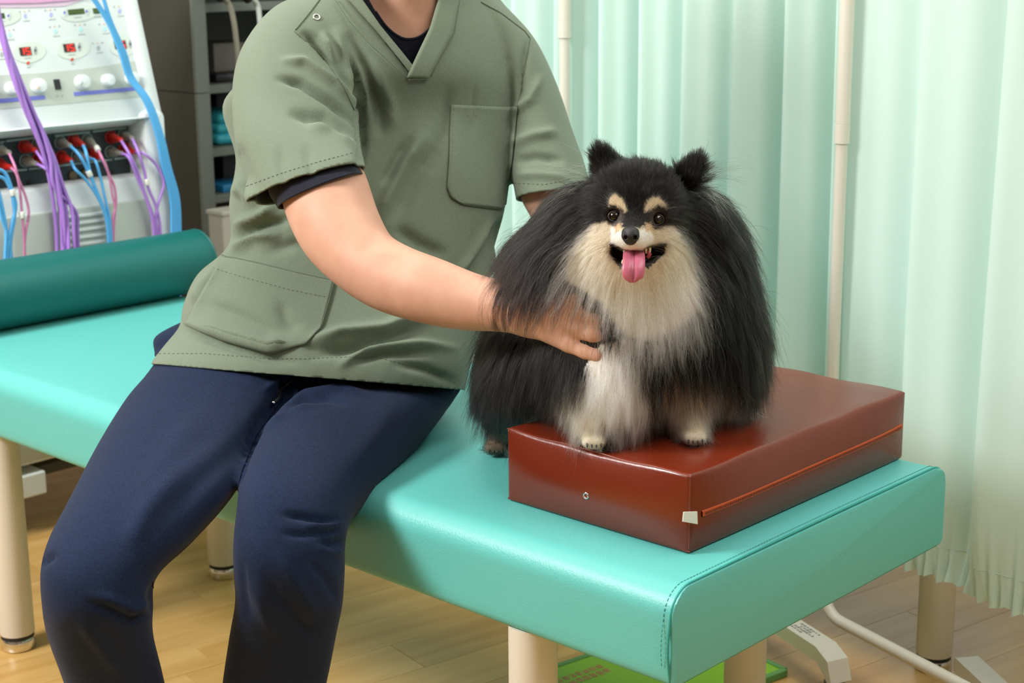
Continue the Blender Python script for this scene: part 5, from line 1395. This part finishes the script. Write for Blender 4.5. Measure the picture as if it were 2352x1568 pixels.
cv, lv = zone(PX[:, 0], PX[:, 1], facing < .25)
ca = med.color_attributes.new('coat', 'FLOAT_COLOR', 'POINT')
ca.data.foreach_set('color', np.hstack([cv * .8, np.ones((len(cv), 1))]).astype(np.float32).ravel())
mcoat = mat('coat_skin', (.02, .02, .02, 1), .6, spec=.3)
at_ = nd(mcoat, 'ShaderNodeAttribute'); at_.attribute_name = 'coat'; lk(mcoat, at_.outputs['Color'], bsdf(mcoat).inputs['Base Color'])
med.materials.append(mcoat); med.polygons.foreach_set('use_smooth', np.ones(len(med.polygons), bool))
dbody = link('body', med, dog)

# guides: image position -> hair direction (right, down)
GUIDE = np.array([
 (1450, 500, 0, -1), (1415, 535, -.8, .25), (1490, 540, .8, .25), (1385, 545, -1, .25), (1520, 545, 1, .3), (1440, 585, -.2, .6), (1480, 585, .2, .6), (1450, 625, 0, 1), (1405, 600, -.5, .9), (1515, 600, .5, .9),
 (1455, 450, 0, -1), (1410, 440, -.5, -.8), (1510, 445, .5, -.8), (1380, 480, -1, -.1), (1545, 490, 1, 0), (1430, 400, -.3, -1), (1500, 405, .3, -1), (1460, 375, 0, -1),
 (1375, 350, -.2, -1), (1605, 365, .2, -1), (1400, 390, -.3, -1), (1585, 400, .3, -1), (1350, 400, -1, .0), (1635, 415, 1, .15),
 (1320, 450, -1, .35), (1300, 520, -.85, .6), (1330, 560, -.8, .6), (1270, 580, -.7, .75), (1210, 600, -.6, .8), (1300, 640, -.6, .8), (1370, 640, -.35, .95), (1400, 700, -.12, 1), (1480, 700, .02, 1), (1550, 680, .3, .95), (1600, 620, .45, .9), (1590, 550, .8, .55),
 (1640, 470, .85, .5), (1690, 560, .6, .85), (1720, 650, .35, 1), (1740, 780, .1, 1), (1700, 880, .0, 1), (1640, 720, .25, 1), (1600, 800, .1, 1), (1150, 680, -.45, .9), (1130, 800, -.2, 1), (1130, 900, -.15, 1), (1230, 760, -.2, 1), (1300, 800, .1, 1), (1250, 880, -.35, .9), (1300, 930, -.4, .9), (1330, 960, -.15, 1), (1430, 880, .05, 1), (1480, 950, .1, 1), (1390, 950, -.05, 1), (1560, 920, .05, 1), (1640, 930, .4, .9), (1680, 950, .8, .5), (1360, 1000, 0, 1), (1590, 1000, .1, 1), (1330, 720, -.1, 1), (1400, 800, .05, 1)], float)
def guide(x, y):
    g = np.zeros((len(x), 2)); wsum = np.zeros(len(x))
    for gx, gy, dx, dy in GUIDE:
        w_ = 1 / (((x - gx) ** 2 + (y - gy) ** 2) + 60) ** 1.5
        q = np.hypot(dx, dy); g[:, 0] += w_ * dx / q; g[:, 1] += w_ * dy / q; wsum += w_
    g /= wsum[:, None]; return g / (np.linalg.norm(g, axis=1)[:, None] + 1e-9)
def grow(n_total, seed):
    rn = np.random.default_rng(seed)
    T = np.array([(p.vertices[0], p.vertices[1], p.vertices[2]) for p in med.polygons] + [(p.vertices[0], p.vertices[2], p.vertices[3]) for p in med.polygons if len(p.vertices) == 4])
    a, b, c = Vd[T[:, 0]], Vd[T[:, 1]], Vd[T[:, 2]]
    ar = .5 * np.linalg.norm(np.cross(b - a, c - a), axis=1)
    fa = facing[T].mean(1); L_ = lv[T].mean(1)
    wt = ar * np.where(fa < .35, 1.0, .22) * np.interp(L_, [0, .002, .006, .02, .05], [0, 4.5, 4.0, 1.8, 1.0])
    z = a[:, 2]; wt *= (z > rest_z(a) + .0035)
    ti = rn.choice(len(T), n_total, p=wt / wt.sum())
    u = rn.random((n_total, 2)); fl = u.sum(1) > 1; u[fl] = 1 - u[fl]
    R = a[ti] + (b[ti] - a[ti]) * u[:, :1] + (c[ti] - a[ti]) * u[:, 1:]
    Nn = Nd[T[ti, 0]] * (1 - u.sum(1))[:, None] + Nd[T[ti, 1]] * u[:, :1] + Nd[T[ti, 2]] * u[:, 1:]
    Nn /= np.linalg.norm(Nn, axis=1)[:, None]
    px = project(R); fr = np.einsum('ij,ij->i', Nn, (R - CO) / np.linalg.norm(R - CO, axis=1)[:, None]) < .25
    jx = px[:, 0] + rn.normal(0, 9, n_total); jy = px[:, 1] + rn.normal(0, 9, n_total)
    near = np.hypot(px[:, 0] - 1455, px[:, 1] - 515) < 95
    jx = np.where(near, px[:, 0] + (jx - px[:, 0]) * .25, jx); jy = np.where(near, px[:, 1] + (jy - px[:, 1]) * .25, jy)
    col, ln = zone(jx, jy, fr); _, ln0 = zone(px[:, 0], px[:, 1], fr)
    ln = np.where(near, ln0, ln)
    g2 = guide(px[:, 0], px[:, 1])
    D = g2[:, :1] * CM[:, 0] + g2[:, 1:] * CM[:, 1]
    D = D - Nn * np.einsum('ij,ij->i', D, Nn)[:, None]; D /= np.linalg.norm(D, axis=1)[:, None] + 1e-9
    lift = np.interp(ln, [0, .005, .015, .04, .06], [.25, .40, .55, .55, .50]) * rn.uniform(.6, 1.3, n_total)
    ears = (px[:, 1] < 420); lift = np.where(ears, lift + .5, lift)
    over = (px[:, 0] > 1120) & (px[:, 0] < 1335) & (px[:, 1] > 545) & (px[:, 1] < 700) & fr
    lift = np.where(over, np.maximum(lift, .75), lift); ln = np.where(over & (ln > .03), np.maximum(ln, .066), ln)
    fly = (rn.random(n_total) < .07) & (ln > .02)
    nf = (px[:, 0] > 1300) & (px[:, 0] < 1425) & (px[:, 1] > 690) & (px[:, 1] < 800) & fr; ln = np.where(nf, np.minimum(ln, .026), ln)
    rp = (px[:, 0] < 1215) & fr & (px[:, 1] > 880); ln = np.where(rp, np.minimum(ln, np.interp(px[:, 1], [880, 1000], [.045, .012])), ln)
    D = D + Nn * lift[:, None] + rn.normal(0, 1, (n_total, 3)) * np.where(fly, .34, .10)[:, None]; D /= np.linalg.norm(D, axis=1)[:, None]
    ln = ln * np.where(rn.random(n_total) < .10, rn.uniform(1.15, 1.6, n_total), rn.uniform(.72, 1.08, n_total))
    # colours: flecks and lighter undercoat
    dark = col.mean(1) < .06
    fleck = dark & (rn.random(n_total) < np.where(px[:, 0] < 1330, .16, .05))
    col = np.where(fleck[:, None], np.array([.10, .09, .08]) * rn.uniform(.3, 1.4, (n_total, 1)), col)
    fleck2 = (~dark) & (rn.random(n_total) < .035) & (ln > .02)
    col = np.where(fleck2[:, None], np.array([.10, .08, .06]), col)
    
    K = 9; Pn = np.empty((n_total, K, 3)); Pn[:, 0] = R - Nn * .0012; cur = R.copy(); d = D.copy()
    grav = np.array([0, 0, -1.0]); gw = np.interp(ln, [.01, .03, .06], [0.0, .12, .26])
    gw = np.where(px[:, 1] < 430, gw * .15, gw)
    for k in range(1, K):
        cur = cur + d * (ln / (K - 1))[:, None]; Pn[:, k] = cur
        d = d + grav * gw[:, None] * .75 + rn.normal(0, .045, (n_total, 3)); d /= np.linalg.norm(d, axis=1)[:, None]
    # locks: strands lean towards the nearest lock strand
    ns = max(60, n_total // 55); sid = rn.choice(n_total, ns, replace=False)
    kd = KDTree(ns)
    for i, s_ in enumerate(sid): kd.insert(Vector(R[s_]), i)
    kd.balance(); near_i = np.array([kd.find(Vector(r))[1] for r in R]); S_ = sid[near_i]
    tone = rn.uniform(.70, 1.15, n_total); col = np.clip(col * (tone[S_] * rn.uniform(.82, 1.12, n_total))[:, None], .0025, .9)
    same = np.abs(col.mean(1) - col[S_].mean(1)) < .35
    cl = np.where(same & (ln > .012) & ~fly, np.clip(rn.normal(.68, .18, n_total), .1, .95), 0)
    sc = (ln / np.maximum(ln[S_], 1e-4))
    t = np.linspace(0, 1, K)
    for k in range(K):
        tgt = R[S_] + (Pn[S_, k] - R[S_]) * np.clip(sc, .5, 1.3)[:, None]
        Pn[:, k] += (tgt - Pn[:, k]) * (cl * t[k] ** 1.1)[:, None]
    # wave
    w1 = (rn.uniform(0, 6.28, n_total)[S_] + rn.normal(0, .5, n_total))[:, None]; ax_ = np.cross(D[S_], Nn[S_]); am = (ln * np.where(col.mean(1) > .15, .06, .03))[:, None]
    for k in range(K): Pn[:, k] += ax_ * am * np.sin(w1 + t[k] * 7) * t[k]
    # slide round the forearm and hand, rest on cushion and bed
    lo_, hi_ = lo - .01, hi + .01
    keep = np.ones(n_total, bool)
    rs = np.full(n_total, 1.0); m_ = ((R > lo_) & (R < hi_)).all(1); rs[m_] = arm_sdf(R[m_])
    keep &= rs > .002
    toC = -(R - CO) / np.linalg.norm(R - CO, axis=1)[:, None]
    for k in range(1, K):
        q = Pn[:, k]; m_ = np.where(((q > lo_) & (q < hi_)).all(1))[0]
        if len(m_):
            s_ = arm_sdf(q[m_]); ins = s_ < .0012; mi = m_[ins]
            if len(mi):
                e = .002; p0 = q[mi]; g = np.stack([arm_sdf(p0 + np.eye(3)[i] * e) - arm_sdf(p0 - np.eye(3)[i] * e) for i in range(3)], 1)
                g /= np.linalg.norm(g, axis=1)[:, None] + 1e-9
                Pn[mi, k] = p0 + g * (.0014 - s_[ins])[:, None]
    # hairs that start under the hand must not poke through to its near side
    m_ = np.where(rs < .045)[0]
    if len(m_):
        dep = (R[m_] - CO) @ CM[:, 2]
        f0 = arm_sdf(R[m_] + toC[m_] * .02); f1 = arm_sdf(R[m_] + toC[m_] * .045)
        keep[m_] &= ~((f0 < .0) | (f1 < 0))
    for k in range(1, K):
        Pn[:, k, 2] = np.maximum(Pn[:, k, 2], rest_z(Pn[:, k]) + .003 + .002 * rn.random(n_total))
    keep &= ln > .0008
    return Pn[keep], col[keep], ln[keep]
def curves(name, Pn, col, rad, m_, parent):
    n, K = Pn.shape[:2]
    hc_ = bpy.data.hair_curves.new(name); hc_.add_curves([K] * n)
    hc_.attributes['position'].data.foreach_set('vector', Pn.reshape(-1, 3).astype(np.float32).ravel())
    ra = hc_.attributes.get('radius') or hc_.attributes.new('radius', 'FLOAT', 'POINT')
    t = np.linspace(0, 1, K); r = (rad[:, None] * (1 - .75 * t ** 1.5)[None]).astype(np.float32)
    ra.data.foreach_set('value', r.ravel())
    c = hc_.attributes.new('fur_colour', 'FLOAT_COLOR', 'CURVE')
    c.data.foreach_set('color', np.hstack([col, np.ones((n, 1))]).astype(np.float32).ravel())
    hc_.materials.append(m_); o = bpy.data.objects.new(name, hc_); COL.objects.link(o); o.parent = parent
    o.matrix_parent_inverse = Matrix.Translation(parent.location).inverted(); return o
mf = bpy.data.materials.new('fur'); mf.use_nodes = True; tf = mf.node_tree; tf.nodes.clear()
of = tf.nodes.new('ShaderNodeOutputMaterial'); hb = tf.nodes.new('ShaderNodeBsdfHairPrincipled'); af = tf.nodes.new('ShaderNodeAttribute'); af.attribute_name = 'fur_colour'
hb.parametrization = 'COLOR'; hb.inputs['Roughness'].default_value = .32; hb.inputs['Radial Roughness'].default_value = .45; hb.inputs['Coat'].default_value = .0; hb.inputs['IOR'].default_value = 1.31
tf.links.new(af.outputs['Color'], hb.inputs['Color']); tf.links.new(hb.outputs[0], of.inputs[0])
NF = 170000
Pn, col, ln = grow(NF, 21)
fur = curves('fur', Pn, col, np.interp(ln, [0, .006, .03, .06], [.00009, .00010, .00011, .00012]), mf, dog)
# long loose hairs beside the ears and the whiskers
rn = np.random.default_rng(9); P_, c_, l_ = [], [], []
def wisp(x, y, d, dx, dy, L, colr, n, spread, droop):
    for _ in range(n):
        p = pd(x + rn.normal(0, spread), y + rn.normal(0, spread), d); v = norm((dx + rn.normal(0, .18)) * CM[:, 0] + (dy + rn.normal(0, .18)) * CM[:, 1] - CM[:, 2] * rn.uniform(-.1, .3))
        pts = [p]; ll = L * rn.uniform(.5, 1.15)
        for k in range(8):
            p = p + v * ll / 8; v = norm(v - ZD * droop * rn.uniform(.5, 1.5) + rn.normal(0, .05, 3)); pts.append(p)
        P_.append(pts); c_.append(colr); l_.append(ll)
wisp(1340, 395, 2.04, -1, -.25, .055, (.5, .47, .42), 26, 12, .06); wisp(1330, 430, 2.05, -1, .2, .060, (.5, .47, .42), 22, 14, .10); wisp(1300, 470, 2.06, -.9, .5, .06, (.45, .42, .4), 30, 16, .12)
wisp(1622, 392, 2.04, 1, -.02, .055, (.02, .018, .016), 40, 10, .03); wisp(1630, 440, 2.04, .8, .6, .05, (.45, .40, .30), 34, 9, .08); wisp(1640, 470, 2.04, .6, .8, .06, (.5, .5, .5), 16, 8, .1)
for (x, y, s) in ((1408, 558, -1), (1404, 566, -1), (1496, 562, 1), (1502, 570, 1)): wisp(x, y, 1.965, s, .15, .035, (.03, .025, .02), 5, 4, .03)
Pw = np.array(P_)
curves('loose_hair', Pw, np.array(c_), np.full(len(Pw), .00009), mf, dog)

# eyes, nose, tongue, teeth, claws
M['dog_eye'] = mat('dog_eye', (.010, .005, .003, 1), .04, spec=.6); M['dog_iris'] = mat('dog_iris', (.05, .018, .008, 1), .08)
M['dog_nose'] = mat('dog_nose', (.005, .005, .006, 1), .42); add_bump(M['dog_nose'], nd(M['dog_nose'], 'ShaderNodeTexVoronoi', Scale=900.).outputs['Distance'], .3, .0006)
M['tongue'] = mat('tongue', srgb(180, 95, 117), .38, spec=.5, Subsurface_Weight=.1); bsdf(M['tongue']).inputs['Subsurface Scale'].default_value = .01
M['mouth'] = mat('mouth', srgb(150, 60, 66), .4); M['tooth'] = mat('tooth', srgb(232, 222, 190), .3); M['claw'] = mat('claw', (.012, .011, .012, 1), .45)
for (x, y) in ((1413, 497), (1509, 504)):
    c = pd(x, y, 1.9762); e = MB().ball(c, .0084, CM, 24, 16).build('eye', M['dog_eye'], dog)
    k = norm(CO - c)
    MB().tube([c + k * .0036 + .0080 * (math.cos(t) * CM[:, 0] + math.sin(t) * CM[:, 1] * .80) + k * .0012 for t in np.linspace(0, 2 * math.pi, 28, endpoint=False)], .0012, 7, closed=True).build('eyelid', M['claw'], e)
    MB().ball(c + k * .0018, (.0062, .0062, .0062), CM, 20, 14).build('iris', M['dog_iris'], e)
nc = pd(1448, 541, 1.9335); sc_ = 1.9335 / FPX
def nose_sdf(P):
    d = sd_ell(P, nc, CM, np.array([21 * sc_, 17 * sc_, .0085]))
    d = smin(d, sd_ell(P, pd(1448, 554, 1.935), CM, np.array([12 * sc_, 9 * sc_, .006])), .004)
    d = smin(d, sd_ell(P, pd(1448, 530, 1.937), CM, np.array([18 * sc_, 9 * sc_, .008])), .005)
    for s in (-1, 1):
        d = np.maximum(d, -(sd_ell(P, pd(1448 + 11 * s, 545, 1.9265), CM, np.array([4.6 * sc_, 5 * sc_, .0055]))))
        d = np.maximum(d, -(sd_cone(P, pd(1448 + 14 * s, 547, 1.9265), pd(1448 + 21 * s, 551, 1.930), .0015, .0009)))
    return np.maximum(d, -(sd_cone(P, pd(1448, 548, 1.925), pd(1448, 566, 1.927), .0011, .0011)))
Vn, Fn = surface_nets(nose_sdf, nc - .022, nc + .022, .0008)
MB().add(Vn, Fn).build('nose', M['dog_nose'], dog)
MB().add(*(lambda b: (b.V, b.F))(MB().ball(pd(1448, 541, 1.95), (16 * sc_, 14 * sc_, .012), CM))).build('nose_root', M['coat_black'] if 'coat_black' in M else M['claw'], dog)
# tongue with a groove down the middle
tp = [(1455, 572, 1.985, 22, .0042), (1456, 584, 1.970, 25, .0045), (1456, 598, 1.958, 26, .0045), (1455, 614, 1.952, 26, .0043), (1454, 629, 1.951, 25.5, .004), (1453, 638, 1.952, 21, .0036), (1453, 645, 1.953, 11, .0025), (1453, 647.5, 1.954, 3, .001)]
Q = spline(np.array([[*pd(x, y, d), r * d / FPX, th] for x, y, d, r, th in tp]), 6); mm = 28; Vt = []
for i, q in enumerate(Q):
    tg = norm(Q[min(i + 1, len(Q) - 1), :3] - Q[max(i - 1, 0), :3]); x_ = norm(CM[:, 0] - tg * np.dot(CM[:, 0], tg)); y_ = np.cross(tg, x_)
    if np.dot(y_, CO - q[:3]) < 0: y_ = -y_
    for k in range(mm):
        t = 2 * math.pi * k / mm; c, s = math.cos(t), math.sin(t)
        hgt = q[4] * s
        if s > 0: hgt += -.0030 * math.exp(-(c / .14) ** 2) * min(1, i / 8) * min(1, (len(Q) - 1 - i) / 8) + .0012 * abs(c)
        Vt.append(q[:3] + x_ * q[3] * c + y_ * hgt)
Ft = [(i * mm + k, i * mm + (k + 1) % mm, (i + 1) * mm + (k + 1) % mm, (i + 1) * mm + k) for i in range(len(Q) - 1) for k in range(mm)] + [tuple(range(mm)), tuple(range((len(Q) - 1) * mm, len(Q) * mm))]
MB().add(Vt, Ft).build('tongue', M['tongue'], dog)
for (x, y, h) in ((1434, 578, .003), (1484, 574, .005), (1493, 572, .006), (1430, 602, .0035)):
    a = pd(x, y, 1.972); MB().lathe(a, -ZD if y < 585 else ZD, [(.0016, -.002), (.0016, 0), (.0009, h * .7), (.0001, h)], 8).build('tooth', M['tooth'], dog)
MB().tube([pd(x, y, 1.974) for x, y in ((1486, 576), (1492, 584), (1486, 592))], .003, 8).build('gum', M['mouth'], dog)
for (px_, s) in ((PAWS[:4], 1), (PAWS[4:8], 1), (PAWS[8:], 1)):
    for (a, b, ra, rb), k in px_:
        f_ = norm((b - a) * np.array([1, 1, 0]) - CM[:, 2] * .6 * np.array([1, 1, 0])); c = b + f_ * rb * .82 - ZD * .0012
        MB().tube([c + ZD * .001, c + f_ * .0025 - ZD * .0006, c + f_ * .0042 - ZD * .0028], [.0014, .0012, .0004], 8).build('claw', M['claw'], dog)
